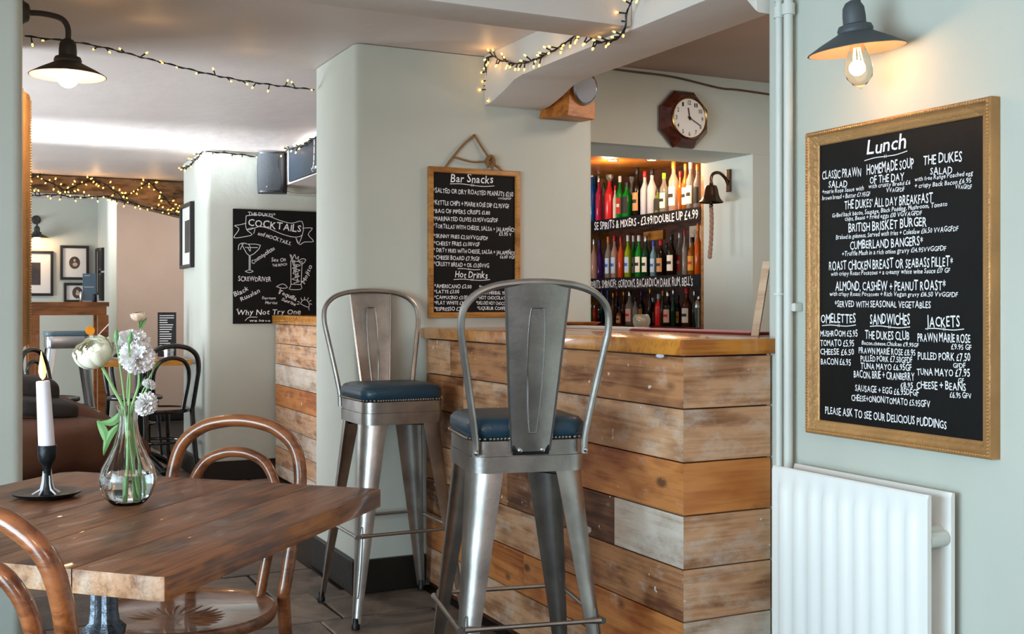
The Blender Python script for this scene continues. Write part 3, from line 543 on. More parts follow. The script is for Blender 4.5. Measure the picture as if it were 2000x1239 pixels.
# ---------------------------------------------------------------- metal bar stools
def leg_section(a, th=.0035, r=.78):
    """L-shaped pressed leg, outer corner at (0,0) opening towards +x +y"""
    R = a*r; o = [(a, 0)]; i_ = [(a, th)]
    for k in range(6):
        t = PI/2*k/5; o.append((R-R*math.sin(t), R-R*math.cos(t))); i_.append((R-(R-th)*math.sin(t), R-(R-th)*math.cos(t)))
    o.append((0, a)); i_.append((th, a))
    return o+i_[::-1]
def make_stool(label, loc, rz):
    t = thing('bar_stool', label, 'bar stool', loc, rz, 'metal bar stools')
    sh = .81
    for sx in (1, -1):
        for sy in (1, -1):
            rings = []
            for k in range(9):
                f = k/8; z = .02+f*(sh-.075-.02); q = .222-(.222-.158)*f**.9; a = .026+.060*f**1.1
                if k == 0: q += .0; a = .026
                rings.append([(sx*(q-u), sy*(q-v), z) for u, v in leg_section(a)])
            leg = MB().loft(rings).build('leg', M_steel, t)
            # pressed slot on the lower half and the foot
            sl = []
            for k in range(24):
                an = 2*PI*k/24; zz = .235+.125*max(-1, min(1, math.sin(an)*1.25)); w = .007*math.cos(an)
                f = (zz-.02)/(sh-.095); q = .222-(.222-.158)*f**.9; a = .026+.060*f**1.1; ins = a*.78*(1-.7071)
                sl.append((sx*(q-ins+.0005+w*.7), sy*(q-ins+.0005-w*.7), zz))
            MB().tube(sl, .0022, 6, True).build('pressed_slot', M_steel2, leg)
            MB().lathe([(.010, 0), (.0155, .002), (.0155, .016), (.012, .022), (.010, .04)], 12).build('foot', M_ironb, leg, loc=(sx*.213, sy*.213, 0))
            # rails at the foot level
    for (ax, z) in ((0, .33), (1, .325)):
        for s in (-1, 1):
            q = .196
            p = [(-.185, s*q, z), (-.15, s*q, z), (.15, s*q, z), (.185, s*q, z)]
            if ax: p = [(b, a, c) for a, b, c in p]
            MB().tube(p, [.0095, .0065, .0065, .0095], 8).build('foot_rail', M_steel, t)
    for s in (1, -1):
        MB().tube([(-.128, -s*.128, .715), (.128, s*.128, .722)], .007, 6).build('cross_brace', M_ironb, t)
    ap = MB(); o = rrect(.318, .318, .05, 5); i_ = rrect(.312, .312, .047, 5)
    n = len(o)
    def ring(z0, z1, so, m=None):
        A = [(x*so, y*so) for x, y in o]; B = [(x*so*.98, y*so*.98) for x, y in o]
        mb.loft([[(x, y, z0) for x, y in A], [(x, y, z1) for x, y in A], [(x, y, z1) for x, y in B], [(x, y, z0) for x, y in B], [(x, y, z0) for x, y in A]], True, False)
    mb = MB(); ring(.772, .81, 1.0); mb.prism([(x*.99, y*.99) for x, y in o], .804, .812)
    mb.build('seat_pan', M_steel, t, bevel=0)
    mb = MB(); ring(.728, .771, 1.015); mb.build('apron', M_steel, t)
    # padded seat with studs
    rings = []
    for z, k in ((.8125, .96), (.816, 1.0), (.835, 1.04), (.855, 1.035), (.868, .97), (.874, .86), (.876, .5)):
        rings.append([(x*k, y*k, z) for x, y in rrect(.315, .315, .055, 6)])
    cu = MB().loft(rings).build('seat_cushion', M_leather, t, ang=80)
    st = MB(); P = rrect(.325, .325, .055, 6); per = []
    for i in range(len(P)):
        a = Vector(P[i]); b = Vector(P[(i+1) % len(P)]); m = max(1, round((b-a).length/.0098))
        for k in range(m): per.append(a+(b-a)*k/m)
    for p in per: st.ball((p.x*1.015, p.y*1.015, .8185), .0043, 6, 4)
    tag(st.build('stud_row', M_stud, cu), kind='stuff')
    # hoop, at the back (+y)
    hp = [(-.15, .164, .775), (-.152, .168, .83), (-.172, .187, .95), (-.192, .207, 1.06), (-.20, .217, 1.115), (-.193, .225, 1.165), (-.16, .232, 1.202), (-.11, .236, 1.222), (-.05, .238, 1.230), (0, .239, 1.232)]
    hp = hp+[(-x, y, z) for x, y, z in hp[-2::-1]]
    MB().tube(smooth_path(hp, 4), .0098, 10).build('back_hoop', M_steel, t)
    def spy(z): return .163+(z-.79)*.168
    sp = MB(); rings = []
    for k in range(9):
        z = .785+k*(1.228-.785)/8; w = .052+.034*(k/8)**.9; y = spy(z)
        rings.append([(x, y+(.010*(1-(x/w)**2) if abs(x) < w else 0)+e, z) for e, xs in ((0, (-w, -w*.6, 0, w*.6, w)), (.003, (w, w*.6, 0, -w*.6, -w))) for x in xs])
    s = sp.loft(rings).build('back_splat', M_steel, t)
    for sg in (-1, 1):
        MB().tube([(sg*(.052+.034*(k/8)**.9), spy(.785+k*.443/8)+.001, .785+k*.443/8) for k in range(9)], .0042, 6).build('rolled_edge', M_steel2, s)
    for off in (-1, 1):
        sl = []
        for k in range(28):
            an = 2*PI*k/28; zz = 1.0+.165*max(-1, min(1, math.sin(an)*1.35)); w = (.016+.010*(zz-.835)/.33)*math.cos(an)
            sl.append((w, spy(zz)+.0065+(.003*off)+.0015, zz))
        MB().tube(sl, .0026, 6, True).build('pressed_slot', M_steel2, s)
    br = MB().box(-.05, .05, .163, .170, .775, .802).build('back_bracket', M_ironb, t, bevel=.002)
    for sg in (-1, 1): MB().ball((sg*.031, .172, .788), .0075, 10, 6, sy=.7).build('bolt', M_bolt, br)
    for sg in (-1, 1): MB().ball((sg*.15, .175, .785), .007, 8, 6, sy=.8).build('bolt', M_bolt, br)
    return t
make_stool('metal bar stool with teal seat standing before the plastered pier, its back towards the pier', (1.505, 4.085, 0), 0)
make_stool('nearer metal bar stool with teal seat, back towards us, in front of the plank bar', (1.40, 2.80, 0), math.radians(168))
# ---------------------------------------------------------------- bentwood chairs
def make_chair(label, loc, rz, m, ms, carved, sc_=1.0, group=None):
    t = thing('bentwood_chair', label, 'chair', loc, rz, group); t.scale = (sc_,)*3
    R = .205
    st = MB().lathe([(R-.03, .438), (R, .442), (R+.004, .452), (R+.002, .464), (R-.006, .467), (R-.014, .461), (R-.03, .457), (.05, .455), (.001, .455)], 40).build('seat', ms, t)
    if carved:
        c = MB()
        for k in range(-8, 9):
            a = math.radians(90+k*11.5); pts = []
            for j in range(7):
                r = .035+.105*j/6*(1-.2*abs(k)/8); aa = a+.35*math.sin(j/6*PI)*(.25 if k > 0 else -.25 if k < 0 else 0)
                pts.append((r*math.cos(aa), -.06+r*math.sin(aa), .4538))
            c.tube(pts, [.001, .0025, .0038, .0045, .0045, .0035, .001], 6)
        c.build('carved_fan', ms, st)
    for s in (-1, 1):
        MB().tube([(s*.125, -.135, .44), (s*.14, -.15, .30), (s*.158, -.165, 0.0)], [.018, .016, .012], 10).build('leg', m, t)
    # rear legs run on into the outer hoop, so they are one bent rod
    o = [(-.175, .235, .0), (-.165, .205, .22), (-.158, .180, .44), (-.163, .182, .50), (-.176, .205, .64), (-.180, .225, .74), (-.160, .237, .815), (-.11, .244, .858), (-.055, .247, .875), (0, .248, .880)]
    o = o+[(-x, y, z) for x, y, z in o[-2::-1]]
    MB().tube(smooth_path(o, 4), .0165, 12).build('back_hoop', m, t)
    o = [(-.095, .175, .455), (-.105, .185, .53), (-.119, .203, .64), (-.116, .216, .72), (-.085, .226, .775), (-.04, .231, .797), (0, .232, .802)]
    o = o+[(-x, y, z) for x, y, z in o[-2::-1]]
    MB().tube(smooth_path(o, 4), .0135, 12).build('inner_hoop', m, t)
    MB().tube([(.15*math.cos(a), .01+.15*math.sin(a), .25) for a in [2*PI*k/32 for k in range(32)]], .0095, 8, True).build('leg_ring', m, t)
    return t
make_chair('brown bentwood chair beyond the round-cornered oak table, nearest the bar', (.477, 2.665, 0), math.radians(-42.4), M_bent, M_seatw, True, group='brown bentwood chairs')
make_chair('brown bentwood chair at the lower left corner, only its hooped back showing', (.155, 2.0, 0), math.radians(137.6), M_bent, M_seatw, True, group='brown bentwood chairs')
make_chair('black bentwood chair at the far cafe table, back towards us', (1.215, 7.83, 0), math.radians(195), M_black, M_black, False, 1.03, 'black bentwood chairs')
make_chair('black bentwood chair on the far side of the cafe table, facing us', (1.25, 9.15, 0), math.radians(8), M_black, M_black, False, 1.0, 'black bentwood chairs')
make_chair('black bentwood chair seen edge-on behind the sofa, the taller of the two', (.56, 8.55, 0), math.radians(78), M_black, M_black, False, 1.12, 'black bentwood chairs')
make_chair('black bentwood chair seen side-on behind the sofa, the lower of the two', (.66, 7.95, 0), math.radians(60), M_black, M_black, False, 1.0, 'black bentwood chairs')
# ---------------------------------------------------------------- oak table
TZ = .76; ta = math.atan2(.738, .674)
tb_ = thing('pub_table', 'square worn oak pub table in the left foreground, holding the candle and vase', 'table', (.2645, 2.3635, 0), ta)
hx, hy = .425, .43; n = 5; wdt = 2*hy/n
for i in range(n):
    y0 = -hy+i*wdt; y1 = y0+wdt
    if i == 0: poly = [(-hx+.014, y0), (hx-.014, y0), (hx-.003, y0+.005), (hx, y0+.016), (hx, y1-.0008), (-hx, y1-.0008), (-hx, y0+.014), (-hx+.004, y0+.004)]
    elif i == n-1: poly = [(-hx, y0+.0008), (hx, y0+.0008), (hx, y1-.03), (hx-.03, y1), (-hx+.03, y1), (-hx, y1-.03)]
    else: poly = [(-hx, y0+.0008), (hx, y0+.0008), (hx, y1-.0008), (-hx, y1-.0008)]
    poly = [(x+.0454*y, y) for x, y in poly]
    mb = MB(); mb.prism(poly, TZ-.038, TZ)
    o = mb.build('tabletop_board', M_table, tb_, bevel=.0016); o.data.materials.append(M_tend); o.data.materials.append(M_tedge)
    for p in o.data.polygons:
        if abs(p.normal.x) > .7: p.material_index = 1
        elif abs(p.normal.y) > .7: p.material_index = 2
fl_ = []
for z in (.10, .5, .545, .60, .72):
    pass
def fluted(r, z, n=8, d=.12): return [(r*(1+d*math.cos(n*2*PI*k/48))*math.cos(2*PI*k/48), r*(1+d*math.cos(n*2*PI*k/48))*math.sin(2*PI*k/48), z) for k in range(48)]
MB().loft([fluted(.03, .10), fluted(.026, .3), fluted(.026, .50), fluted(.036, .512), fluted(.038, .528), fluted(.027, .54), fluted(.024, .56), fluted(.024, .70), fluted(.05, .7215)]).build('pedestal', M_iron, tb_)
for k in range(4):
    a = PI/4+k*PI/2
    MB().tube([(.02*math.cos(a), .02*math.sin(a), .14), (.12*math.cos(a), .12*math.sin(a), .10), (.24*math.cos(a), .24*math.sin(a), .05), (.31*math.cos(a), .31*math.sin(a), .017)], [.03, .024, .018, .015], 8).build('foot', M_iron, tb_)
# candle
ch = thing('candlestick', 'black iron candlestick with saucer base and white wax drips', 'candlestick', (.174, 2.588, TZ))
MB().lathe([(.001, 0), (.045, 0), (.055, .003), (.068, .009), (.0715, .013), (.069, .0135), (.05, .0075), (.001, .006)], 40).build('saucer', M_ironb, ch)
MB().lathe([(.016, .007), (.012, .018), (.0085, .03), (.0075, .05), (.009, .068), (.015, .076), (.0185, .084), (.0195, .098), (.0195, .112), (.0175, .112), (.017, .095), (.001, .09)], 24).build('stem', M_ironb, ch)
wx = MB(); rnd = random.Random(3)
for k in range(9):
    a = rnd.uniform(0, 6.28); zt = rnd.uniform(.03, .066)
    wx.tube([(.0078*math.cos(a), .0078*math.sin(a), zt), (.0095*math.cos(a), .0095*math.sin(a), zt*.6), (.013*math.cos(a), .013*math.sin(a), .018), (rnd.uniform(.02, .036)*math.cos(a), .028*math.sin(a), .0085)], [.0012, .0018, .0024, .0016], 6)
wx.build('wax_drips', M_waxd, ch)
cd = thing('candle', 'lit white taper candle leaning slightly in the black candlestick', 'candle', (.174, 2.588, TZ+.0915)); cd.rotation_euler = (0, math.radians(-3.3), math.radians(-26))
MB().lathe([(.013, 0), (.0168, .02), (.0165, .05), (.0142, .155), (.0132, .158), (.006, .155), (.001, .154)], 24).build('wax_body', M_wax, cd)
MB().tube([(0, 0, .153), (.0005, 0, .163), (.002, 0, .168)], .0011, 6).build('wick', M_wick, cd)
MB().lathe([(.0005, .160), (.0055, .167), (.0078, .177), (.0068, .189), (.0038, .203), (.0015, .215), (.0002, .222)], 14).build('flame', M_flame, cd)
point('candle_light', (.162, 2.594, 1.025), .35, (1, .6, .28), .01)
# ---------------------------------------------------------------- glass vase with flowers
VB = (.318, 2.427, TZ); Rv = Vector((.8957, -.4448, 0)); Fv = Vector((.4448, .8957, 0))
def vase(label, loc, s, water, flutes=14):
    v = thing('flower_vase', label, 'vase', loc); v.scale = (s,)*3
    def ring(r, z, d): return [(r*(1+d*math.cos(flutes*2*PI*k/84))*math.cos(2*PI*k/84), r*(1+d*math.cos(flutes*2*PI*k/84))*math.sin(2*PI*k/84), z) for k in range(84)]
    out = [(.030, 0, 0), (.036, .004, .01), (.049, .02, .015), (.0565, .042, .015), (.0575, .056, .015), (.052, .077, .02), (.040, .100, .025), (.029, .125, .03), (.0215, .152, .03), (.0185, .175, .03), (.0195, .195, .03), (.0235, .207, .02)]
    inn = [(r-(.0035 if z > .01 else .003), max(z, .006), d*.3) for r, z, d in out[1:]]
    MB().loft([ring(*a) for a in out]+[ring(*a) for a in inn[::-1]]).build('glass_body', M_glass, v, ang=70)
    if water:
        w = [(r-.0045, max(z, .0072), 0) for r, z, d in out[1:6]]
        w[-1] = (.0515, .064, 0); w = w[:4]+[w[-1]]
        MB().loft([ring(*a) for a in w]).build('water', M_water, v, ang=50)
    return v
vase('clear fluted bulb vase half full of water on the oak table', VB, .99, True)
def vp(dpx, py, df=0):   # a point of the bouquet in metres from the vase's foot
    t = 2.315; return Rv*(dpx*t/2185)+Fv*df+Vector((0, 0, H-(py-598)*t/2185-TZ))
def petals(mb, c, R, n, layers, up, ruffle, rnd, droop=0.0, cup=.6):
    q = Vector((0, 0, 1)).rotation_difference(Vector(up).normalized()); c = Vector(c)
    def grid(fn, NU, NV):
        vs = [tuple(c+q@Vector(fn(i/(NU-1), 2*j/(NV-1)-1))) for i in range(NU) for j in range(NV)]
        mb.add(vs, [(i*NV+j, i*NV+j+1, (i+1)*NV+j+1, (i+1)*NV+j) for i in range(NU-1) for j in range(NV-1)])
    if not ruffle:      # rose: cupped petals wrapped in shells round the heart
        for L in range(layers+1):
            f = (L+.4)/(layers+.4); m = 3+L
            for k in range(m):
                a0 = 2*PI*k/m+L*1.1+rnd.uniform(-.15, .15); rr = R*(.14+.80*f)*rnd.uniform(.95, 1.05); hw = PI/m*1.35; tip = math.radians(6+50*f+rnd.uniform(-6, 6))
                def fn(u, w):
                    th = math.radians(165)+(tip-math.radians(165))*u; w2 = w*hw*(.35+.65*math.sin(PI*min(.5+u*.35, .85)))
                    r = rr*(1+.10*f*max(0, u-.7)/.3*(1+.4*w*w)+.03*math.sin(w*4+k))*(1-.05*w*w)
                    return (r*math.sin(th)*math.cos(a0+w2), r*math.sin(th)*math.sin(a0+w2), r*math.cos(th)*(1.0-.15*f)+R*.1-R*.12*f*max(0, u-.75)/.25*(1+abs(w))+R*.05*w*w*u)
                grid(fn, 9, 7)
    else:               # carnation: many narrow petals with pinked, ruffled tips over a half ball
        N = 26+layers*10
        for k in range(N):
            pol = math.radians(112)*math.sqrt((k+.5)/N); az = k*2.39996; hl = R*rnd.uniform(.86, 1.06); tw = rnd.uniform(-.8, .8); ph = rnd.uniform(0, 6)
            d = Vector((math.sin(pol)*math.cos(az), math.sin(pol)*math.sin(az), math.cos(pol)*.85)); s1 = d.orthogonal().normalized(); s1 = (Matrix.Rotation(tw+az, 3, d) @ s1); s2 = d.cross(s1)
            def fn(u, w):
                p = d*hl*(u-.10*w*w*u)+s1*w*R*.30*u**1.2+s2*R*.07*u*u*math.sin(w*6+ph)
                if u > .95: p = p+d*hl*.05*(1 if int((w+1)*4.5) % 2 else -1)
                return p
            grid(fn, 5, 9)
def leafmesh(a, b, w, bend):
    a = Vector(a); b = Vector(b); t = (b-a).normalized(); n = t.cross(Fv).normalized(); vs = []; fs = []
    for i in range(7):
        u = i/6; c = a.lerp(b, u)+n*bend*math.sin(u*PI); hw = w*math.sin(PI*min(1, u*.92+.06))**.8*.5
        vs += [tuple(c-n*hw+Fv*.002), tuple(c+Fv*-.001), tuple(c+n*hw+Fv*.002)]
    for i in range(6): fs += [(3*i, 3*i+1, 3*i+4, 3*i+3), (3*i+1, 3*i+2, 3*i+5, 3*i+4)]
    return MB().add(vs, fs)
def flower(name, label, cat, kind, head, R, up, foot, mid, leaves=(), bud=False, group='cut flowers in the table vase', stemr=.0026, base=VB, neck=(2, 0)):
    t = thing(name, label, cat, base, 0, group); rnd = random.Random(int(R*1e5)+int(head.x*1e4))
    nk = Rv*(neck[0]*.001)+Fv*(neck[1]*.001)+Vector((0, 0, .178))
    pts = smooth_path([foot, nk, mid, head-Vector(up).normalized()*R*.15], 7)
    MB().tube(pts, stemr, 7).build('stem', M_stem, t)
    mb = MB()
    if kind == 'rose': petals(mb, head, R, 6, 5, up, 0, rnd, .15, .8); m = M_rose
    elif kind == 'carn': petals(mb, head, R, 11, 5, up, 1.6, rnd, .25, .75); m = M_carn
    if kind: 
        o = mb.build('petals', m, t, ang=80)
        u = Vector(up).normalized(); c = head-u*R*.1
        q = Vector((0, 0, 1)).rotation_difference(u).to_matrix().to_4x4()
        MB().lathe([(stemr, -R*.55), (R*.16, -R*.3), (R*.22, 0), (R*.2, R*.12)], 10, Matrix.Translation(c) @ q).build('calyx', M_stem, t)
    if bud:
        u = Vector(up).normalized(); q = Vector((0, 0, 1)).rotation_difference(u).to_matrix().to_4x4()
        MB().lathe([(.002, -.004), (.0048, .003), (.0055, .009), (.0038, .017), (.001, .023)], 10, Matrix.Translation(head) @ q).build('bud', M_leaf, t)
    for (a, b, w, bd) in leaves: leafmesh(a, b, w, bd).build('leaf', M_leaf, t)
    return t
UP = Vector((0, 0, 1))
flower('rose', 'large cream rose on the left of the vase, seen from the side', 'rose', 'rose', vp(-62, 690, -.01), .044, UP+Rv*-.35+Fv*-.6, vp(8, 972, .01), vp(-28, 760), [(vp(-12, 800), vp(-60, 825), .016, .014), (vp(-60, 822), vp(-42, 870), .018, .004), (vp(-16, 828), vp(-48, 890), .015, -.008)], neck=(-6, 2), stemr=.0034)
flower('carnation', 'white carnation at the top of the bouquet behind the rose', 'carnation', 'carn', vp(5, 672, .01), .036, UP+Rv*.1+Fv*-.4, vp(18, 975, .0), vp(-2, 760, .004), [(vp(4, 730), vp(0, 700), .006, 0)], neck=(2, 6))
flower('carnation', 'full white carnation at the right of the bouquet, facing us', 'carnation', 'carn', vp(25, 697, -.02), .036, Rv*.5+Fv*-.9+UP*.35, vp(-5, 978, .0), vp(22, 750, -.004), [(vp(20, 760), vp(34, 735), .005, 0)], neck=(5, -4))
flower('carnation', 'small white carnation hanging low at the right of the vase', 'carnation', 'carn', vp(38, 788, -.01), .026, Rv*.9+UP*-.35+Fv*-.5, vp(25, 965, .005), vp(22, 790), neck=(10, 0), stemr=.002)
flower('carnation', 'tiny white side bloom above the low carnation', 'carnation', 'carn', vp(41, 752, 0), .014, Rv*.5+UP*.8, vp(14, 968, .01), vp(26, 780), neck=(8, 5), stemr=.0018)
flower('flower_bud', 'green bud between the rose and carnations', 'flower bud', None, vp(-13, 664, -.03), .02, UP, vp(20, 960, -.01), vp(-8, 740, -.012), bud=True, neck=(-1, -6), stemr=.002)
flower('flower_bud', 'green bud in front of the right carnation', 'flower bud', None, vp(20, 668, -.055), .02, UP+Rv*.2, vp(0, 960, -.012), vp(8, 740, -.012), bud=True, neck=(3, -8), stemr=.002)
flower('flower_bud', 'thin green shoot leaning out to the right of the bouquet', 'flower bud', None, vp(58, 712, -.01), .01, UP+Rv*.6, vp(30, 955, 0), vp(25, 772), [(vp(48, 722), vp(64, 706), .005, 0)], neck=(9, 2), stemr=.0014)

# ---------------------------------------------------------------- boards
def board(name, label, cat, loc, rz, w, h, fprof, fm, rows=None, inset=.03, th=.0022, extra=None, beads=False):
    t = thing(name, label, cat, loc, rz)
    if fprof: frame_mesh(w, h, fprof).build('frame', fm, t, ang=50)
    bx = MB().box(inset, w-inset, -.010, -.002, inset, h-inset).build('chalk_panel', M_chalk, t, False)
    if beads:
        b = MB(); bi = beads[0]; stp = beads[1]
        for (ax, c, e) in (('x', bi, w), ('x', h-bi, w), ('z', bi, h), ('z', w-bi, h)):
            k = bi
            while k < e-bi:
                p = (k, -beads[2], c) if ax == 'x' else (c, -beads[2], k)
                b.ball(p, .0034, 5, 4); k += stp
        tag(b.build('beading', M_gold2, t), kind='stuff')
    if rows or extra:
        mb = rows_mesh(rows, th, -.0112) if rows else MB()
        if extra:
            for pl in extra: ystroke(mb, pl, .0042, -.0112)
        tag(mb.build('chalk_lettering', M_white, t, False), kind='stuff')
    return t
GP = [(0, 0), (0, .026), (.004, .030), (.010, .030), (.014, .024), (.022, .023), (.028, .016), (.033, .015), (.038, .008), (.038, 0)]
board('menu_board', 'gilt-framed black lunch menu board with white hand lettering above the radiator', 'menu board', (2.059, 2.329, .832), -PI/2, .60, .799, GP, M_gold, [(t, .3+(a-.3)*.955, b, .3+(c-.3)*.955, d, h) for t, a, b, c, d, h in LUNCH], .036, .0022, beads=(.0072, .0078, .0305))
sb = board('menu_board', 'oak-framed bar snacks and hot drinks blackboard hanging from rope on the pier', 'menu board', (1.768, 4.359, 1.12), 0, .429, .635, [(0, 0), (0, .016), (.003, .019), (.021, .019), (.024, .012), (.024, 0)], M_oakf, [(t, a, b-.02, c, d-.02, h) for t, a, b, c, d, h in SNACK], .022, .0028)
rp = smooth_path([(.075, -.012, .632), (.10, -.010, .665), (.155, -.010, .730), (.207, -.008, .775), (.215, -.008, .777), (.255, -.010, .72), (.30, -.012, .665), (.345, -.012, .632)], 5)
rope = MB().tube(rp, .0048, 8).build('hanging_rope', M_rope, sb)
MB().tube(smooth_path([(.118, -.012, .680), (.20, -.014, .664), (.27, -.016, .668), (.33, -.014, .648)], 4), .0042, 8).build('rope_cross', M_rope, sb)
kn = MB()
for k in range(5):
    a = k*1.3; kn.tube([(.285+.022*math.cos(a+q)*(.6+.1*k), -.018+.006*math.sin(2*q+a), .672+.024*math.sin(a+q)*(.7+.08*k)) for q in [2*PI*j/14 for j in range(14)]], .0042, 7, True)
kn.tube([(.275, -.02, .67), (.268, -.022, .64)], .004, 6); kn.tube([(.295, -.02, .66), (.292, -.022, .636)], .004, 6)
kn.build('rope_knot', M_rope, sb)
MB().tube([(.211, .0005, .781), (.211, -.014, .781)], .003, 6).build('nail', M_brass, sb)
cb_ = board('menu_board', 'unframed black cocktails board with a drawn ribbon banner and glasses', 'menu board', (1.665, 7.578, 1.05), 0, .60, .775, None, None, COCK, .0, .004, COCKP)
# the L sign on the bulkhead
sg = thing('menu_board', 'dark blue board with a large white letter L over the far bar', 'menu board', (1.989, 7.3, 1.992), -PI/2)
MB().box(0, 2.1, -.018, -.001, 0, .215).build('panel', mat('dark blue board', '16222e', .45, var=.3, bscale=20), sg, False, bevel=.002)
mb = MB(); ystroke(mb, [(.60, .20), (.59, .07), (.56, .02), (.61, .03), (.66, .03), (.76, .05), (.80, .09)], .016, -.0192); ystroke(mb, [(.54, .03), (.57, .012), (.60, .03)], .012, -.0192)
mb.build('letter_l', M_white, sg, False)
# shelf cabinet of bottles
cab = thing('bottle_cabinet', 'three-tier bottle cabinet lit from above in the recess behind the bar', 'shelf cabinet', (3.85, 6.75, 0), -PI/2)
cw = 6.75-5.262
MB().box(0, cw, .24, .26, .98, 2.06).build('back_panel', M_darkwood, cab, False)
MB().box(cw-.034, cw, -.004, .24, 0, 2.063).build('side_post', M_postwood, cab, False, bevel=.002)
MB().box(0, .03, -.004, .24, 0, 2.063).build('side_post', M_postwood, cab, False, bevel=.002)
for z, lab, rows in ((1.745, 1, SH1), (1.356, 1, SH2), (1.045, 0, None)):
    s = MB().box(.031, cw-.035, 0, .239, z-.025, z-.001).build('shelf', M_darkwood, cab, False, bevel=.001)
    if lab:
        st = MB().box(.031, cw-.035, -.008, -.0005, z-.078, z-.002).build('label_strip', M_chalk, s, False)
        mb = MB()
        for (t_, a, b, c, d, h) in rows: write(mb, t_, a+.05, z-.066, c+.05, z-.066, .052, -.0088)
        mb.build('strip_lettering', M_white, s, False)
MB().box(.031, cw-.035, .02, .239, .0, 1.018).build('base_unit', M_darkwood, cab, False)
for a, b, z0, z1, m in ((.50, .73, 1.60, 1.66, M_orangewood), (1.02, 1.17, 1.50, 1.665, M_lightwood)):
    MB().box(a, b, .225, .2395, z0, z1).build('wood_block', m, cab, False)
S('ceiling', MB().box(2.4, 4.35, 5.236, 7.6, 2.064, 2.13), M_orangewood, 'varnished orange wood canopy over the bottle cabinet')
S('trim_4', MB().prism([(3.0, 5.4), (3.03, 5.4), (3.75, 6.9), (3.72, 6.9)], 2.052, 2.0635), M_lightwood)
S('wall_recess', MB().box(2.5, 4.4, 7.2, 7.29, 0, 2.08), M_darkwood)
S('wall_recess', MB().box(4.12, 4.3, 5.241, 7.19, 0, 2.08), M_wall)
for i, (x, y) in enumerate(((3.60, 5.86), (3.80, 5.735))):
    t = thing('downlight', ('left' if i == 0 else 'right')+' small round downlight in the orange wood canopy', 'downlight', (x, y, 2.0635), 0, 'canopy downlights')
    MB().lathe([(.036, 0), (.036, -.004), (.028, -.004), (.028, 0)], 20).build('rim', M_silver, t)
    MB().lathe([(.001, -.0015), (.027, -.0015), (.027, -.001), (.001, -.001)], 20).build('lens', M_glow, t)
point('canopy_light', (3.74, 5.5, 1.99), 6, (1, .72, .42), .04); point('canopy_light', (3.60, 5.9, 1.99), 2.2, (1, .70, .42), .04)
point('canopy_light', (3.3, 6.1, 1.85), .6, (1, .66, .36), .04)
# bottles
def gl(n, c, tr=.55, em=0): return mat(n, c, .12, 0, trans=tr, ior=1.35)
BODY = dict(blue=gl('blue bottle', '1f6fd0'), teal=gl('teal bottle', '123c46', .3), pink=gl('pink bottle', 'd8305c', .3), clear=gl('clear bottle', 'e4e2da', .8), red=mat('red bottle', 'e0262c', .25),
    cream=mat('cream bottle', 'eee3c8', .4), green=gl('green bottle', '129a34', .4), frost=mat('frosted bottle', 'b9bcc4', .45), dark=gl('dark bottle', '1a120d', .1), olive=gl('olive bottle', '7c8a2c', .4),
    pale=gl('pale rose bottle', 'e6bfae', .6), amber=gl('amber bottle', 'c2701e', .55), violet=gl('violet bottle', '5a36b8', .3), coral=gl('coral bottle', 'e25a2e', .4), lime=gl('lime bottle', '9cb81c', .4),
    dkgreen=gl('dark green bottle', '0d3d22', .25), ice=gl('ice blue bottle', '8fc2d8', .5), orange=gl('orange bottle', 'e0661a', .3), brown=gl('brown bottle', '5a2c14', .3), none=None)
LAB = dict(white=mat('white label', 'e8e2d4', .6), redwhite=mat('red label', 'c8231f', .6), dark=mat('dark label', '1d1b1a', .6), tan=mat('tan label', 'c08d58', .6), bluewhite=mat('blue white label', 'b4cbe0', .6),
    mustard=mat('mustard label', 'd89a28', .6), pinkwhite=mat('pink white label', 'e3b6a8', .6))
CAP = dict(white=mat('white cap', 'e9e6e0', .4), black=mat('black cap', '141416', .4), silver=mat('silver cap', 'c8c8cc', .25, 1), red=mat('red cap', 'b81a22', .35), gold=mat('gold cap', 'd9963a', .3, .7), crystal=BODY['clear'],
    lime=mat('lime cap', '86d020', .4), violet=mat('violet cap', '452a80', .4), orange=mat('orange cap', 'e5781c', .4), blue=mat('blue cap', '1f50c0', .4), ice=mat('pale blue cap', 'a8d4dc', .4), mustard=LAB['mustard'], redwhite=LAB['redwhite'])
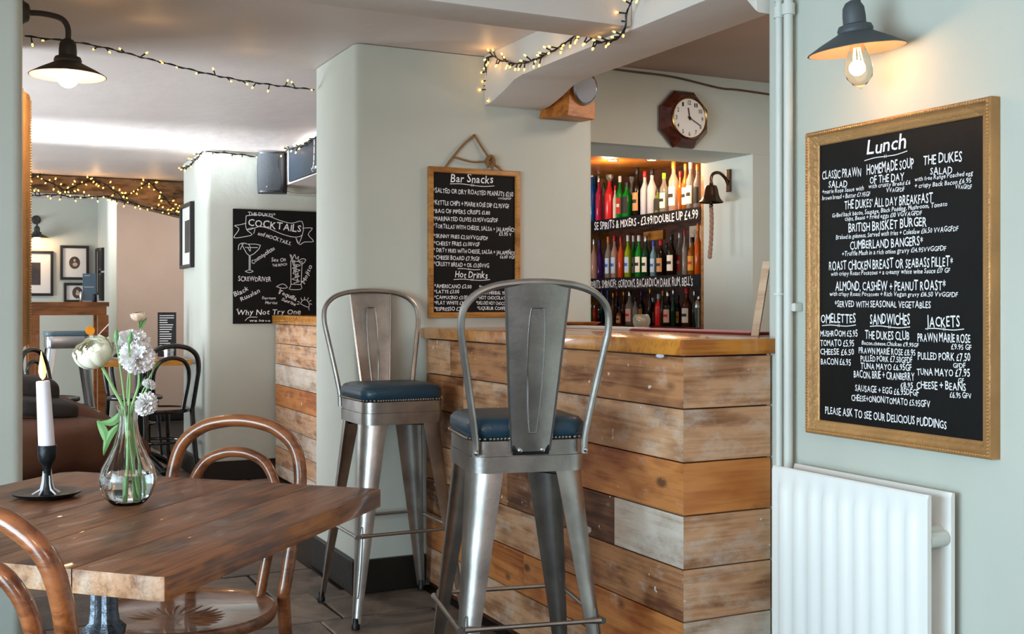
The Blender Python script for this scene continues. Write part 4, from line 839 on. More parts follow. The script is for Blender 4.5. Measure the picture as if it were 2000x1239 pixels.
def bottle(d, i, shelfname, Z, prev):
    ds, X, Y, h, r, b, l, c, s = d; r = r*1.32; Y = max(5.335, Y); h = max(h, .1)
    t = thing('bottle', f'{ds}, {shelfname}', 'bottle', (X, Y, Z), -PI/2, 'bottles '+shelfname)
    bh = h*(.60 if s == 'tall' else .62); sh = h*.76; k = .36
    if s == 'tall': pr = [(r*.9, 0), (r, .004), (r, bh*.92), (r*.93, bh), (r*.6, bh+(sh-bh)*.5), (r*k, sh), (r*k, h*.87)]
    else: pr = [(r*.92, 0), (r, .004), (r, bh*.96), (r*.95, bh), (r*.75, bh+(sh-bh)*.35), (r*k*1.1, sh), (r*k*1.1, h*.86)]
    MB().lathe(pr, 14).build('glass_body', BODY[b], t, ang=50)
    if c == 'crystal':
        MB().lathe([(r*.4, h*.86), (r*.5, h*.88), (r*.75, h*.93), (r*.8, h), (r*.5, h*.95), (r*.001, h*.93)], 8).build('stopper', CAP[c], t, False)
    else: MB().lathe([(r*.42, h*.855), (r*.45, h*.86), (r*.45, h*.99), (r*.40, h), (.0005, h)], 12).build('cap', CAP[c], t)
    if l != 'none':
        lm = MB(); n = 9; z0, z1 = bh*.18, bh*(.80 if l != 'dark' or s == 'tall' else .95)
        P = [((r+.0006)*math.sin(a), -(r+.0006)*math.cos(a)) for a in [(-1.15+2.3*q/(n-1)) for q in range(n)]]
        lm.add([(x, y, z0) for x, y in P]+[(x, y, z1) for x, y in P], [(q, q+1, n+q+1, n+q) for q in range(n-1)])
        o = lm.build('label', LAB[l], t)
        if l in ('white', 'tan', 'bluewhite', 'mustard', 'pinkwhite', 'redwhite'):
            ac = MB(); Q = [((r+.0010)*math.sin(a), -(r+.0010)*math.cos(a)) for a in [(-.8+1.6*q/6) for q in range(7)]]
            za = z0+(z1-z0)*.42; zb = z0+(z1-z0)*.62
            ac.add([(x, y, za) for x, y in Q]+[(x, y, zb) for x, y in Q], [(q, q+1, 7+q+1, 7+q) for q in range(6)])
            ac.build('label_band', LAB['dark'] if l in ('white', 'tan') else LAB['redwhite'] if l in ('pinkwhite', 'mustard') else LAB['white'] if l == 'redwhite' else CAP['blue'], t)
for rows, nm, Z in ((ROW1, 'on the top shelf', 1.7455), (ROW2, 'on the middle shelf', 1.3565), (ROW3, 'on the bottom shelf', 1.0455)):
    rows = sorted(rows, key=lambda q: -q[2]); last = {}
    rr_ = []
    for d in rows:
        X, Y = d[1], d[2]; r = d[4]*1.32
        for e in rr_:
            for _ in range(12):
                if math.hypot(e[0]-X, e[1]-Y) < e[2]+r+.002: X += .012 if X > 3.93 or (e[0] <= X) else -.0; Y -= .002
        X = min(X, 4.05); rr_.append((X, Y, r))
        bottle((d[0], X, Y, d[3], d[4], *d[5:]), 0, nm, Z, last.get('p')); last['p'] = d[0].split(' with')[0]
# things on the worktop and bottom shelf
gb = thing('fruit_bowl', 'round clear glass bowl of lemons and limes at the back of the bar', 'glass bowl', (2.43, 3.74, 1.0795)); gb.scale = (.8,)*3
MB().lathe([(.02, 0), (.034, .008), (.043, .03), (.043, .05), (.034, .072), (.032, .072), (.041, .05), (.041, .03), (.032, .011), (.001, .008)], 24).build('glass_body', BODY['clear'], gb)
M_lem = mat('lemon', 'e8b41c', .45); M_lim = mat('lime fruit', '6f9a22', .45)
for i, (a, b, c, m) in enumerate(((.008, .005, .022, M_lem), (-.016, -.006, .022, M_lim), (.0, -.012, .040, M_lem), (.012, .012, .044, M_lim), (-.01, .01, .050, M_lem))):
    tag(MB().ball((0, 0, 0), .0102, 10, 8, 1.15, 1, 1).build('lemon' if m is M_lem else 'lime', m, loc=(2.43+a*.8, 3.74+b*.8, 1.0795+c*.8)), ['yellow lemon low in the glass bowl', 'green lime low in the glass bowl', 'yellow lemon in the middle of the glass bowl', 'green lime near the rim of the glass bowl', 'topmost yellow lemon in the glass bowl'][i], 'fruit', 'fruit in the glass bowl')
tag(MB().lathe([(.001, 0), (.07, 0), (.105, .018), (.11, .022), (.103, .022), (.07, .006), (.001, .005)], 28).build('wooden_dish', M_midwood, loc=(2.38, 4.18, 1.0795)), 'shallow orange-brown wooden dish at the back of the bar', 'dish')
shk = thing('cocktail_shaker', 'steel cocktail shaker at the right end of the bottom bottle shelf', 'cocktail shaker', (3.895, 5.38, 1.0455))
MB().lathe([(.022, 0), (.03, .11), (.031, .115)], 18).build('tin', M_silver, shk); MB().lathe([(.031, .1155), (.026, .15), (.012, .165), (.011, .18), (.0005, .183)], 18).build('lid', M_silver, shk)
def bmat(nm, lab, x0, x1, y0, y1, a, b):
    t = thing(nm, lab, 'bar mat', ((x0+x1)/2, (y0+y1)/2, 1.0795)); w, h = (x1-x0)/2, (y1-y0)/2
    MB().box(-w, w, -h, h, 0, .005).build('rubber_base', a, t, False, bevel=.001); MB().box(-w+.004, w-.004, -h+.006, h-.006, .0052, .009).build('mat_top', b, t, False, bevel=.001)
bmat('bar_mat', 'white towelling bar mat along the back edge of the worktop', 2.26, 2.36, 3.56, 4.1, M_mat2, M_mat2)
bmat('bar_mat', 'crimson bar mat with pale face near the upright board', 2.22, 2.34, 2.80, 3.50, M_mat1, mat('pale pink mat', 'c98f90', .8))
bmat('bar_mat', 'small dark red mat behind the nearer stool hoop', 2.14, 2.22, 4.14, 4.32, M_mat1, M_mat1)
ub = thing('upright_board', 'pale wooden board standing on edge on the worktop against the right wall', 'wooden board', (2.145, 2.70, 1.0795), math.radians(-40))
mb = MB().box(0, .022, 0, .16, 0, .225); mb.v = [(x+.035*z/.225, y, z) for x, y, z in mb.v]
mb.build('board', M_lightwood, ub, False, bevel=.001)
MB().tube([(.055, .08, .215), (.085, .08, .215)], .009, 10).build('peg', M_ironb, ub)
MB().box(.06, .10, .01, .15, 0, .205).build('backing', M_darkwood, ub, False)
tag(MB().ball((0, 0, 0), .012, 8, 6, 1, 1.4, .6).build('plaster_blob', M_waxd, loc=(1.752, 2.60, 1.0315)), 'small white plaster blob under the worktop edge near the corner', 'plaster blob')
# clock: it runs anticlockwise, the numbers go the other way round
ck = thing('wall_clock', 'octagonal mahogany wall clock with a reversed dial above the bottle recess', 'clock', (3.360, 4.799, 2.132))
def octo(R, y, sxx=1): return [(R*math.cos(PI/8+k*PI/4)*sxx, y, R*math.sin(PI/8+k*PI/4)) for k in range(8)]
MB().loft([octo(.148, 0), octo(.158, -.012), octo(.156, -.03), octo(.122, -.072), octo(.108, -.072), octo(.02, -.070)]).build('case', M_mahog, ck, False)
def circ(R, y, n=48): return [(R*math.cos(2*PI*k/n), y, R*math.sin(2*PI*k/n)) for k in range(n)]
MB().loft([circ(.108, -.070), circ(.109, -.080), circ(.104, -.085), circ(.099, -.079), circ(.099, -.070)], True, False).build('bezel', M_brass, ck)
fc = MB().loft([circ(.100, -.070), circ(.100, -.0745)]).build('dial', M_face, ck, False)
mb = MB()
for k in range(12):
    num = 12 if k == 0 else 12-k; a = PI/2-k*PI/6; cx, cz = .080*math.cos(a), .080*math.sin(a); w = .020 if num > 9 else .011
    write(mb, str(num), cx-w/2, cz-.011, cx+w/2, cz-.011, .022, -.0752, jit=0)
mb.build('numerals', M_ink, fc, False)
MB().box(-.003, .003, -.0785, -.0775, -.012, .052).build('hour_hand', M_ink, ck, False, rot=(0, math.radians(-10), 0))
MB().box(-.002, .002, -.0805, -.0795, -.015, .072).build('minute_hand', M_ink, ck, False, rot=(0, math.radians(118), 0))
MB().loft([circ(.007, -.0745, 12), circ(.007, -.082, 12)]).build('hub', M_ink, ck)
# cable under the ceiling
cbl = MB().tube(smooth_path([(2.4, 4.79, 2.368), (3.0, 4.79, 2.355), (3.3, 4.79, 2.350), (3.6, 4.79, 2.318), (3.75, 4.79, 2.318), (4.28, 4.79, 2.30)], 5), .005, 6)
tag(cbl.build('cable', M_darkwood), 'thin dark cable clipped along the wall top above the clock', 'cable')
# bell
bl = thing('bar_bell', 'antique brass bar bell with a plaited rope on the green recess wall', 'bell', (3.825, 5.0, 1.79))
MB().box(-.012, -.0005, -.018, .018, .01, .135).build('wall_plate', M_bell, bl, False, bevel=.004)
MB().tube(smooth_path([(-.01, 0, .05), (-.03, 0, .085), (-.07, 0, .112), (-.11, 0, .105), (-.125, 0, .08), (-.125, 0, .055)], 4), .009, 8).build('bracket', M_bell, bl)
MB().lathe([(.066, -.055), (.068, -.05), (.052, -.035), (.042, -.01), (.037, .02), (.030, .038), (.012, .045), (.010, .055)], 24, Matrix.Translation((-.125, 0, 0)), False).build('bell_body', M_bell, bl)
MB().tube([(-.125, 0, .02), (-.125, 0, -.06)], .004, 6).ball((-.125, 0, -.07), .012).build('clapper', M_bell, bl)
rp = MB(); P = smooth_path([(-.125, 0, -.078), (-.122, 0, -.16), (-.126, 0, -.26), (-.134, 0, -.345)], 8)
for ph in (0, 2.1, 4.2): rp.tube([(p.x+.0065*math.cos(i*.9+ph), p.y+.0065*math.sin(i*.9+ph), p.z) for i, p in enumerate(P)], .0065, 6)
rp.ball((-.134, 0, -.35), .013); rp.build('plaited_rope', M_bellrope, bl)
# speakers
sp = thing('wall_speaker', 'wooden corner speaker with round grey grille under the bar ceiling', 'speaker', (2.437, 4.355, 1.993))
P = [(-.11, 0), (.11, 0), (.11, -.10), (-.11, -.10)]
mb = MB(); mb.add([(-.145, -.004, 0), (.065, -.004, 0), (.085, -.10, 0), (-.075, -.14, 0), (-.09, -.004, .2), (.065, -.004, .2), (.085, -.10, .2), (-.045, -.12, .2)], [(3,2,1,0), (4,5,6,7), (0,1,5,4), (1,2,6,5), (2,3,7,6), (3,0,4,7)])
mb.build('cabinet', M_pine, sp, False, bevel=.002)
Mx = Matrix.Translation((.018, -.131, .125)) @ Matrix.Rotation(math.radians(13), 4, 'Z') @ Matrix.Rotation(math.radians(7), 4, 'X')
MB().loft([circ(.07, .004, 32), circ(.07, -.004, 32), circ(.063, -.007, 32), circ(.06, -.004, 32)], True, False, M=Mx).build('ring', M_silver, sp)
MB().loft([circ(.062, 0, 32), circ(.062, -.004, 32), circ(.03, -.009, 32)], M=Mx).build('grille', M_grey, sp)
sp = thing('wall_speaker', 'black moulded wall speaker above the cocktail board', 'speaker', (1.915, 7.50, 1.93), math.radians(-14))
rings = []
for k in range(9):
    z = .27*k/8; e = 1-.05*((k-4)/4)**2
    rings.append([(-.10*e, .03, z), (-.102*e, -.06, z), (-.07*e, -.095, z), (.0, -.105, z), (.055*e, -.10, z), (.10*e, -.05, z), (.095*e, .03, z)])
MB().loft(rings).build('housing', M_speak, sp, ang=50)
rings = []
for k in range(13):
    z = .012+.246*k/12; w = .045+.012*math.sin(k/12*2*PI)
    rings.append([(-.095, -.082, z), (-.07, -.100, z), (0, -.111, z), (w, -.107, z), (w+.004, -.096, z), (-.08, -.075, z)])
MB().loft(rings).build('grille', M_grille, sp, ang=50)
MB().ball((-.035, -.1085, .035), .006, 8, 6, 1, .4, 1).build('badge', M_silver, sp)
MB().box(-.02, .02, .031, .075, .09, .18).build('bracket', M_ironb, sp, False)
tag(MB().tube(smooth_path([(1.985, 7.55, 2.03), (2.02, 7.555, 1.96), (2.15, 7.56, 1.94), (2.4, 7.56, 1.955)], 4), .006, 6).build('cable', M_pipe), 'pale speaker cable under the bulkhead', 'cable')
# ---------------------------------------------------------------- wall lamps
def lamp(label, loc, rz, m, lit, reach=.13, tilt=0):
    t = thing('wall_lamp', label, 'wall lamp', loc, rz)   # local: wall at x=0, arm towards +x, z=0 at the rim
    MB().lathe([(.043, 0), (.043, .012), (.034, .018), (.026, .032), (.016, .036)], 24, Matrix.Translation((0, 0, .185)) @ Matrix.Rotation(PI/2, 4, 'Y')).build('wall_plate', m, t)
    MB().tube(smooth_path([(.03, 0, .185), (.075, 0, .187), (reach-.02, 0, .178), (reach, 0, .150), (reach, 0, .105)], 5), .009, 10).build('arm', m, t)
    Mt = Matrix.Translation((reach, 0, .0)) @ Matrix.Rotation(tilt, 4, 'Y')
    MB().lathe([(.006, .118), (.018, .112), (.025, .10), (.027, .08), (.027, .062), (.038, .058), (.042, .048), (.040, .040)], 28, Mt).build('lamp_holder', m, t)
    MB().lathe([(.036, .044), (.050, .036), (.085, .018), (.114, .001), (.116, -.001), (.114, -.001), (.085, .0155), (.048, .033), (.030, .040)], 44, Mt, False).build('shade', m, t)
    MB().lathe([(.1125, -.0016), (.085, .0145), (.048, .032), (.001, .036)], 44, Mt, False).build('shade_lining', M_lampi, t)
    if lit == 'opal':
        MB().ball((0, 0, -.006), .032, 20, 14, M=Mt).build('bulb', M_bulbw, t)
    else:
        b = MB().lathe([(.014, .03), (.016, .012), (.026, -.018), (.033, -.045), (.030, -.066), (.016, -.083), (.004, -.088), (.003, -.093), (.0005, -.094)], 24, Mt).build('bulb', M_glassb, t)
        f = MB()
        for k in range(7):
            a = 2*PI*k/7; f.tube([(.006*math.cos(a), .006*math.sin(a), .004), (.0125*math.cos(a+.3), .0125*math.sin(a+.3), -.052)], .0009, 5, M=Mt)
        f.build('filament', M_fil, b)
    return t
lamp('slate grey wall lamp with a clear filament bulb above the lunch menu board', (2.06, 2.03, 1.783), PI, M_lampg, 'clear', .13, math.radians(7))
point('wall_lamp_light', (1.93, 2.03, 1.74), 1.6, (1, .66, .38), .02)
lamp('dark bronze wall lamp with a glowing opal bulb at the upper left', (.169, 3.775, 1.895), 0, M_lampb, 'opal', .145)
point('wall_lamp_light', (.314, 3.775, 1.84), 3.0, (1, .72, .45), .03)
lamp('far wall lamp half hidden by the gilt mirror frame', (.70, 11.899, 1.83), -PI/2, M_lampb, 'opal', .13)
point('wall_lamp_light', (.70, 11.72, 1.80), 2.0, (1, .62, .32), .03)
# gilt mirror, seen from its edge
mr = thing('wall_mirror', 'tall gilt-framed mirror seen edge-on behind the left pier', 'mirror', (.170, 3.98, 1.025), PI/2)
frame_mesh(.66, .86, [(0, 0), (0, .022), (.004, .026), (.009, .024), (.012, .030), (.02, .044), (.03, .048), (.05, .046), (.06, .03), (.06, 0)]).build('frame', M_gold, mr, ang=40)
MB().box(.055, .605, -.012, -.004, .055, .805).build('mirror_glass', mat('mirror silver', 'e8e8e8', .03, 1), mr, False)
b = MB()
for k in range(90): b.ball((.045, -.0495, .03+k*.0089), .0042, 5, 4)
tag(b.build('beading', M_gold2, mr), kind='stuff')

# ---------------------------------------------------------------- radiator, pipes
rd = thing('radiator', 'white pressed steel double panel radiator below the lunch menu board', 'radiator', (2.06, 2.366, 0), -PI/2)
def rad_panel(y, L=.534, z0=.14, z1=.745, n=10, th=.012):
    mb = MB(); N = n*8; xs = [L*i/N for i in range(N+1)]
    def dep(i, f):
        x = i/N; q = (x-.035)/.925; c = .5-.5*math.cos(2*PI*q*9); e = 1 if 0 <= q <= 1 else 0
        c = max(0, min(1, c*1.7-.35)); return -.0085*c*f*e
    zs = [(z0, 0), (z0+.03, 0), (z0+.055, 1), (z1-.062, 1), (z1-.036, 0), (z1-.004, 0)]
    g = []
    for z, f in zs: g.append([(x, y+dep(i, f), z-( .006 if (i in (0, N) and z > z1-.01) else 0)) for i, x in enumerate(xs)])
    g.append([(x, y+.004, z1) for x in xs]); g.append([(x, y+th, z1-.001) for x in xs]); g.append([(x, y+th, z0) for x in xs]); g.append(g[0])
    mb.loft(g, False, False)
    for e in (0, -1): mb.add([r[e] for r in g[:-1]], [tuple(range(len(g)-1))])
    return mb.build('panel', M_radi, rd, ang=25)
rad_panel(-.110); rad_panel(-.037)
fin = MB()
for k in range(26): fin.box(.05+k*.0165, .052+k*.0165, -.095, -.04, .17, .66)
tag(fin.build('convector_fins', M_radi, rd, False), kind='stuff')
MB().tube([(.50, -.098, .655), (.50, -.03, .655)], .014, 12).build('connector_pipe', M_pipe, rd)
MB().tube([(.515, -.095, .64), (.515, -.04, .64)], .019, 12).build('end_fitting', M_pipe, rd)
MB().box(.1, .14, -.0245, -.0005, .2, .7).build('wall_bracket', M_pipe, rd, False)
MB().box(.4, .44, -.0245, -.0005, .2, .7).build('wall_bracket', M_pipe, rd, False)
for i, (y, r) in enumerate(((2.438, .0105), (2.400, .0125))):
    t = thing('heating_pipe', ['thinner painted pipe at the wall end beside the bar', 'thicker painted pipe rising behind the radiator edge'][i], 'pipe', (2.034, y, 0), 0, 'painted wall pipes')
    MB().tube([(0, 0, 0), (0, 0, 2.235)], r, 14).build('pipe', M_pipe, t)
    MB().tube([(0, 0, 1.965), (0, 0, 1.995)], r*1.45, 14).build('coupling', M_pipe, t); MB().tube([(0, 0, 2.01), (0, 0, 2.03)], r*1.3, 14).build('coupling', M_pipe, t)
    if i == 0: MB().tube([(0, 0, 1.20), (0, 0, 1.206)], r*1.6, 14).build('clip', M_pipe, t)
    else: MB().box(-.002, .0255, -.03, -.013, 1.155, 1.178).build('clip', M_pipe, t, True, bevel=.004)
# ---------------------------------------------------------------- fairy lights
_bulb = MB().lathe([(.0006, .0005), (.0028, .002), (.0034, .006), (.0026, .0105), (.0006, .012)], 8)
_bo = _bulb.build('bulb', M_led); _bme = _bo.data; bpy.data.objects.remove(_bo)
def fairy(label, pts, nb, seed, s=1.0, stub=.016, twist=True, group='fairy light strings', away=None, jitter=.0):
    rnd = random.Random(seed); o0 = Vector(pts[0]); t = thing('fairy_lights', label, 'fairy lights', o0, 0, group)
    P = [p-o0 for p in smooth_path(pts, 6)]
    P = [p+Vector((rnd.uniform(-1, 1), rnd.uniform(-1, 1), rnd.uniform(-1, 1)))*jitter for p in P]
    L = [0]
    for a, b in zip(P, P[1:]): L.append(L[-1]+(b-a).length)
    def at(d):
        for i in range(len(P)-1):
            if L[i+1] >= d: f = (d-L[i])/max(1e-9, L[i+1]-L[i]); return P[i].lerp(P[i+1], f), (P[i+1]-P[i]).normalized()
        return P[-1], (P[-1]-P[-2]).normalized()
    mb = MB().tube(P, .0019*s, 5)
    if twist:
        Q = []
        for i in range(int(L[-1]/.02)+1):
            p, tt = at(i*.02); u = tt.orthogonal().normalized(); w = tt.cross(u); Q.append(p+(u*math.cos(i*1.1)+w*math.sin(i*1.1))*.0035*s)
        if len(Q) > 2: mb.tube(Q, .0016*s, 4)
    bl_ = []
    for k in range(nb):
        d = L[-1]*(k+.5+rnd.uniform(-.35, .35))/nb; p, tt = at(d)
        for _ in range(20):
            dr = Vector((rnd.gauss(0, 1), rnd.gauss(0, 1), rnd.gauss(0, 1)-.3)); dr = (dr-tt*dr.dot(tt)*.8).normalized()
            if not away or dr.dot(Vector(away)) > .1: break
        e = p+dr*stub*s*rnd.uniform(.8, 1.2); mb.tube([p, p.lerp(e, .3), e], [.0012*s, .0022*s, .0026*s], 5); bl_.append((e, dr))
    mb.build('cable', M_cable, t)
    for e, dr in bl_:
        b = put('bulb', _bme, t, e); b.rotation_euler = Vector((0, 0, 1)).rotation_difference(dr).to_euler(); b.scale = (s*.85,)*3
    return t, [o0+e for e, _ in bl_]
_, e1 = fairy('fairy light string sagging from the bronze lamp across to the pier', [(.20, 3.95, 2.045), (.42, 4.12, 2.075), (.68, 4.36, 2.09), (.95, 4.58, 2.10), (1.2, 4.75, 2.118), (1.44, 4.895, 2.142)], 19, 5, 1.15, stub=.02)
_, e2 = fairy('fairy light string hanging down the pier and climbing the plaster beam', [(2.046, 4.335, 2.048), (2.036, 4.335, 2.109), (2.030, 4.333, 2.17), (2.02, 4.32, 2.215), (2.015, 4.25, 2.222), (2.01, 4.162, 2.188), (2.01, 4.072, 2.160), (2.01, 3.985, 2.138), (2.01, 3.881, 2.128), (2.01, 3.781, 2.128), (2.01, 3.685, 2.132), (2.01, 3.611, 2.140), (2.01, 3.53, 2.150), (2.005, 3.44, 2.13), (2.005, 3.37, 2.093), (2.005, 3.31, 2.083), (2.005, 3.25, 2.078), (2.0, 3.20, 2.084), (1.995, 3.165, 2.10), (1.99, 3.15, 2.14), (1.99, 3.11, 2.18), (1.99, 3.0, 2.19), (1.99, 2.85, 2.16)], 62, 9, 1.25, stub=.019, away=(-1, 0, 0))
_, e3 = fairy('fairy light string along the top of the cocktail board pier', [(1.474, 8.36, 2.175), (1.474, 8.15, 2.16), (1.474, 7.95, 2.175), (1.474, 7.75, 2.19), (1.476, 7.575, 2.196), (1.60, 7.568, 2.196), (1.74, 7.568, 2.19), (1.88, 7.568, 2.18), (1.955, 7.5, 2.195), (1.955, 7.2, 2.20), (1.955, 6.85, 2.18), (1.955, 6.6, 2.20)], 28, 11, 1.6, away=(-.5, -.5, 0))
pb = []
for k in range(60):
    x = -.4+k*2.15/59; cyc = k/59*10*PI
    zc = (2.218+(2.09 if x < 1.05 else 2.09-(x-1.05)*.25))/2; amp = (2.218-zc)*.95
    pb.append((x+.03*math.sin(cyc*2), 9.645+.008*math.cos(cyc), zc+amp*math.sin(cyc)))
_, e4 = fairy('dense fairy light string wound round the old timber beam', pb, 105, 21, 2.0, away=(0, -1, 0))
pb = [(x, 9.60, 2.062-.018*abs(math.sin(x*9)) if x < 1.05 else 2.072-(x-1.05)*.24) for x in [-.4+k*2.1/28 for k in range(29)]]
_, e5 = fairy('fairy light string drooping along the lower edge of the old timber beam', pb, 60, 33, 1.9, away=(0, -1, -.2))
for x, y, z, p in ((.5, 9.5, 2.12, .35), (1.0, 9.5, 2.12, .35), (1.45, 9.5, 2.06, .35), (1.97, 4.2, 2.19, .09), (1.96, 3.7, 2.15, .05), (.42, 4.14, 2.13, .06), (.66, 4.36, 2.15, .06), (1.1, 4.7, 2.16, .04)):
    point('fairy_glow', (x, y, z), p, (1, .58, .22), .02)
# ---------------------------------------------------------------- far room
def picture(label, loc, rz, w, h, kind):
    t = thing('picture_frame', label, 'picture', loc, rz, 'black framed pictures')
    frame_mesh(w, h, [(0, 0), (0, .028), (.004, .03), (.022, .03), (.026, .02), (.026, 0)]).build('frame', M_fblack, t, False)
    MB().box(.024, w-.024, -.012, -.002, .024, h-.024).build('mount', M_mount, t, False)
    if kind == 'oval':
        o = MB().loft([[(w/2+w*.19*math.cos(a), y, h*.5+w*.23*math.sin(a)) for a in [2*PI*k/28 for k in range(28)]] for y in (-.012, -.013)]).build('oval_print', mat('sepia print', '4a3c36', .6, var=.5, bscale=60), t, False)
        MB().ball((w*.5, -.0135, h*.57), w*.045, 10, 6, 1, .1, 1.2).ball((w*.52, -.0135, h*.45), w*.09, 10, 6, 1, .05, .8).build('portrait_figure', mat('portrait tone', 'b9a594', .7), o)
    else:
        o = MB().box(w*.3, w*.72, -.0132, -.012, h*.24, h*.74).build('print', mat('dark print', '3a3536', .6, var=.5, bscale=50), t, False)
        if kind == 'red': MB().box(w*.36, w*.48, -.0142, -.0133, h*.27, h*.5).build('red_patch', mat('red patch', '8c2a2e', .7), o, False)
    return t
picture('framed print with red figure on the far wall, left of the oval portrait', (.44, 11.899, 1.27), 0, .415, .44, 'red')
picture('framed oval portrait print on the far wall above the high table', (.917, 11.899, 1.43), 0, .268, .34, 'oval')
picture('lower framed oval portrait half hidden behind the menu holder', (.95, 11.899, 1.205), 0, .255, .195, 'oval')
picture('tall framed picture on the side of the narrow white pier', (1.269, 11.86, 1.28), -PI/2, .24, .46, 'dark')
picture('lower framed picture on the side of the narrow white pier', (1.269, 11.55, 1.22), -PI/2, .2, .27, 'dark')
picture('upper framed picture on the side of the narrow white pier, nearest its edge', (1.269, 11.55, 1.51), -PI/2, .2, .22, 'dark')
picture('black framed picture on the left side of the cocktail board pier', (1.486, 8.39, 1.44), -PI/2, .42, .46, 'dark')
ht = thing('high_table', 'tall brown wooden poseur table against the far wall', 'table', (.875, 10.6, 0))
MB().box(-.33, .33, -.2, .2, 1.165, 1.205).build('top', M_midwood, ht, False, bevel=.004)
MB().box(-.31, .31, -.18, -.15, 1.09, 1.1645).build('rail', M_midwood, ht, False); MB().box(-.31, .31, .15, .18, 1.09, 1.1645).build('rail', M_midwood, ht, False)
for sx in (-1, 1):
    for sy in (-1, 1): MB().box(sx*.325 if sx < 0 else .235, -.235 if sx < 0 else .325, sy*.195 if sy < 0 else .13, -.13 if sy < 0 else .195, 0, 1.0895).build('leg', M_midwood, ht, False, bevel=.003)
def menu_holder(label, loc, rz, w, h, m, lines, seed):
    t = thing('menu_holder', label, 'menu holder', loc, rz)
    MB().box(-w/2, w/2, -.004, .004, .012, h).build('card', m, t, False)
    MB().box(-w/2-.004, w/2+.004, -.02, .02, 0, .012).build('base', M_silver, t, False, bevel=.002)
    mb = MB(); r = random.Random(seed)
    for i in range(lines):
        z = h*(.92-i*.8/lines); a = -w*.4; n = r.uniform(.4, .8)*w
        mb.box(a, a+n, -.0046, -.0041, z, z+h*.018)
    if lines: mb.build('print_lines', M_white, t, False)
    return t
menu_holder('blue-grey card menu holder on the tall poseur table', (1.05, 10.50, 1.2055), 0, .11, .25, mat('blue grey card', '5f7a8c', .4), 2, 1)
menu_holder('black printed menu card standing on the cafe table', (1.33, 8.15, .8005), math.radians(-10), .125, .325, M_menu, 16, 2)
for i, (x, y, h_, m, lb) in enumerate(((.985, 10.5, .09, M_silver, 'small steel salt shaker beside the blue-grey menu holder'), (1.09, 10.44, .07, M_ironb, 'small black pepper pot in front of the blue-grey menu holder'))):
    t = thing('shaker', lb, 'shaker', (x, y, 1.2055)); MB().lathe([(.016, 0), (.018, .004), (.017, h_*.8)], 14).build('body', m, t); MB().lathe([(.017, h_*.802), (.014, h_), (.0005, h_*1.02)], 14).build('lid', m, t)
ct = thing('cafe_table', 'far cafe table with thick wood top and black claw-footed base', 'table', (1.15, 8.2, 0))
MB().box(-.31, .305, -.3, .3, .762, .80).build('top', M_barTop, ct, False, bevel=.003)
MB().lathe([(.04, .04), (.035, .3), (.045, .35), (.03, .4), (.03, .7), (.12, .76)], 14).build('pedestal', M_ironb, ct)
for k in range(4):
    a = k*PI/2+.5
    MB().tube([(.02*math.cos(a), .02*math.sin(a), .14), (.14*math.cos(a), .14*math.sin(a), .10), (.27*math.cos(a), .27*math.sin(a), .03)], [.03, .025, .02], 8).ball((.285*math.cos(a), .285*math.sin(a), .03), .03, 10, 6, 1.3, 1.3, 1).build('claw_foot', M_ironb, ct)
t = thing('steel_pot', 'shiny steel cutlery pot on the cafe table behind the black chair hoop', 'pot', (1.32, 8.02, .8005)); MB().lathe([(.032, 0), (.034, .08), (.036, .082), (.033, .082), (.031, .006), (.001, .005)], 18).build('body', M_silver, t); MB().tube([(0.034*math.cos(a), .034*math.sin(a), .05) for a in [2*PI*k/20 for k in range(20)]], .002, 5, True).build('rim_band', M_silver, t)
vase('small bud vase on the cafe table', (1.13, 8.05, .8005), .6, True)
VB2 = Vector((1.13, 8.05, .8005))
t = thing('rose', 'single pale peach rose in the small bud vase on the cafe table', 'rose', VB2)
MB().tube(smooth_path([(0, 0, .01), (0, 0, .1), (.0, 0, .2), (-.01, 0, .30)], 4), .003, 6).build('stem', M_leaf, t)
mb = MB(); petals(mb, (-.012, 0, .30), .05, 6, 4, (-.1, -.2, 1), 0, random.Random(2), .1, .9); mb.build('petals', mat('peach rose', 'f2ddc6', .6), t, ang=80)
for a, b in (((0, 0, .2), (.05, 0, .29)), ((0, 0, .17), (-.06, 0, .19)), ((0, 0, .22), (.025, .0, .33))): leafmesh(a, b, .025, .004).build('leaf', M_leaf, t)
# tall cocktail with orange slice
gt = thing('cocktail_glass', 'cocktail glass with orange slice and striped straw beyond the flowers', 'cocktail', (.84, 8.05, .8005))
MB().lathe([(.03, 0), (.032, .01), (.036, .17), (.034, .17), (.030, .014), (.001, .012)], 20).build('glass_body', BODY['clear'], gt)
os_ = MB().loft([[(-.03+.03*math.cos(a), y, .203+.03*math.sin(a)) for a in [2*PI*k/24 for k in range(24)]] for y in (-.004, .004)]).build('orange_slice', mat('orange slice', 'f59a1c', .4), gt, False)
MB().tube([(0, 0, .02), (.03, 0, .18), (.09, 0, .245)], .004, 8).build('straw', mat('striped straw', 'e9cfd2', .5), gt)
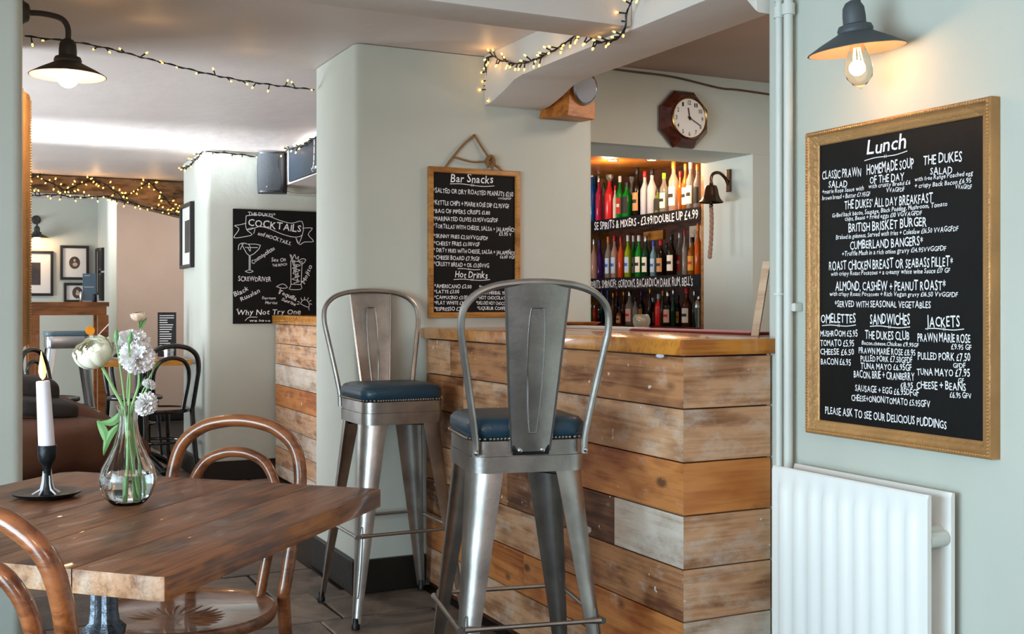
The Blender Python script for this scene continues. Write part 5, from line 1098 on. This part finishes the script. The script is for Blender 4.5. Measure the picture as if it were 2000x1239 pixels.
# steel stool in the far room
t = thing('steel_stool', 'far steel stool with a blue-grey seat beside the tall table', 'stool', (.80, 9.75, 0))
MB().prism([(x, y) for x, y in rrect(.34, .34, .06, 5)], .93, .965).build('seat_pad', mat('blue grey pad', '5d7786', .4), t, bevel=.008)
MB().prism([(x*.95, y*.95) for x, y in rrect(.34, .34, .05, 5)], .83, .929).build('seat_pan', M_silver, t, bevel=.006)
for sx in (-1, 1):
    for sy in (-1, 1): MB().loft([[(sx*(q-u), sy*(q-v), z) for u, v in leg_section(a)] for z, q, a in ((0, .24, .03), (.83, .155, .07))]).build('leg', M_silver, t)
for s in (-1, 1): MB().tube([(-.2, s*.2, .35), (.2, s*.2, .35)], .007, 6).build('foot_rail', M_silver, t); MB().tube([(s*.2, -.2, .35), (s*.2, .2, .35)], .007, 6).build('foot_rail', M_silver, t)
# sofa
sf = thing('sofa', 'plump brown velvet sofa on dark legs behind the left pier', 'sofa', (.22, 7.2, 0))
def puff(mb, cx, cy, cz, ax, ay, az, e=.5, seg=36, rg=18, wr=0):
    rings = []
    def sp_(v, p): return math.copysign(abs(v)**p, v)
    for k in range(1, rg):
        th = PI*k/rg; ring = []
        for i in range(seg):
            ph = 2*PI*i/seg; x = ax*sp_(math.sin(th), e)*sp_(math.cos(ph), e); y = ay*sp_(math.sin(th), e)*sp_(math.sin(ph), e); z = -az*sp_(math.cos(th), e)
            if wr: n = mnoise.noise(Vector((x*6, y*6, z*6)))*wr; x *= 1+n; y *= 1+n; z *= 1+n
            ring.append((cx+x, cy+y, cz+z))
        rings.append(ring)
    return mb.loft(rings)
puff(MB(), .08, -.35, .37, .66, .30, .17, .7, wr=.16).build('seat_cushion', M_sofa, sf, ang=80)
bk = MB(); rings = []
for k in range(25):
    x = -.5+k*1.15/24; top = .66 if x < .25 else .66-(x-.25)**1.3*.62; rb = .012*math.sin(x*55)
    rings.append([(x, -.12, .18), (x, -.18+rb, top-.18), (x, -.10+rb, top-.04), (x, .0, top+rb*.5), (x, .14, top-.03), (x, .25, top-.2), (x, .25, .18)])
bk.loft(rings).build('back_rest', M_sofa, sf, ang=80)
MB().box(-.55, .60, -.55, .25, .09, .24).build('base', mat('dark brown velvet', '3c2215', .85), sf, bevel=.02)
for sx in (-.5, .56):
    for sy in (-.48, .2): MB().tube([(sx, sy, .09), (sx, sy, 0)], [.022, .016], 10).build('leg', M_ironb, sf)
for i, (x, z, lb, rot) in enumerate(((.12, .70, 'dark grey cushion against the sofa back, upper', (.5, .1, .1)), (.22, .595, 'dark brown cushion lying on the sofa seat, lower', (.2, .15, .2)))):
    o = puff(MB(), 0, 0, 0, .20, .07 if i == 0 else .12, .08 if i == 0 else .06, .6, wr=.15).build('cushion', M_cush, loc=(.22+x, 6.93-.02*i, z), rot=(rot[0]*.3, rot[1], rot[2]), ang=80)
    tag(o, lb, 'cushion', 'sofa cushions')
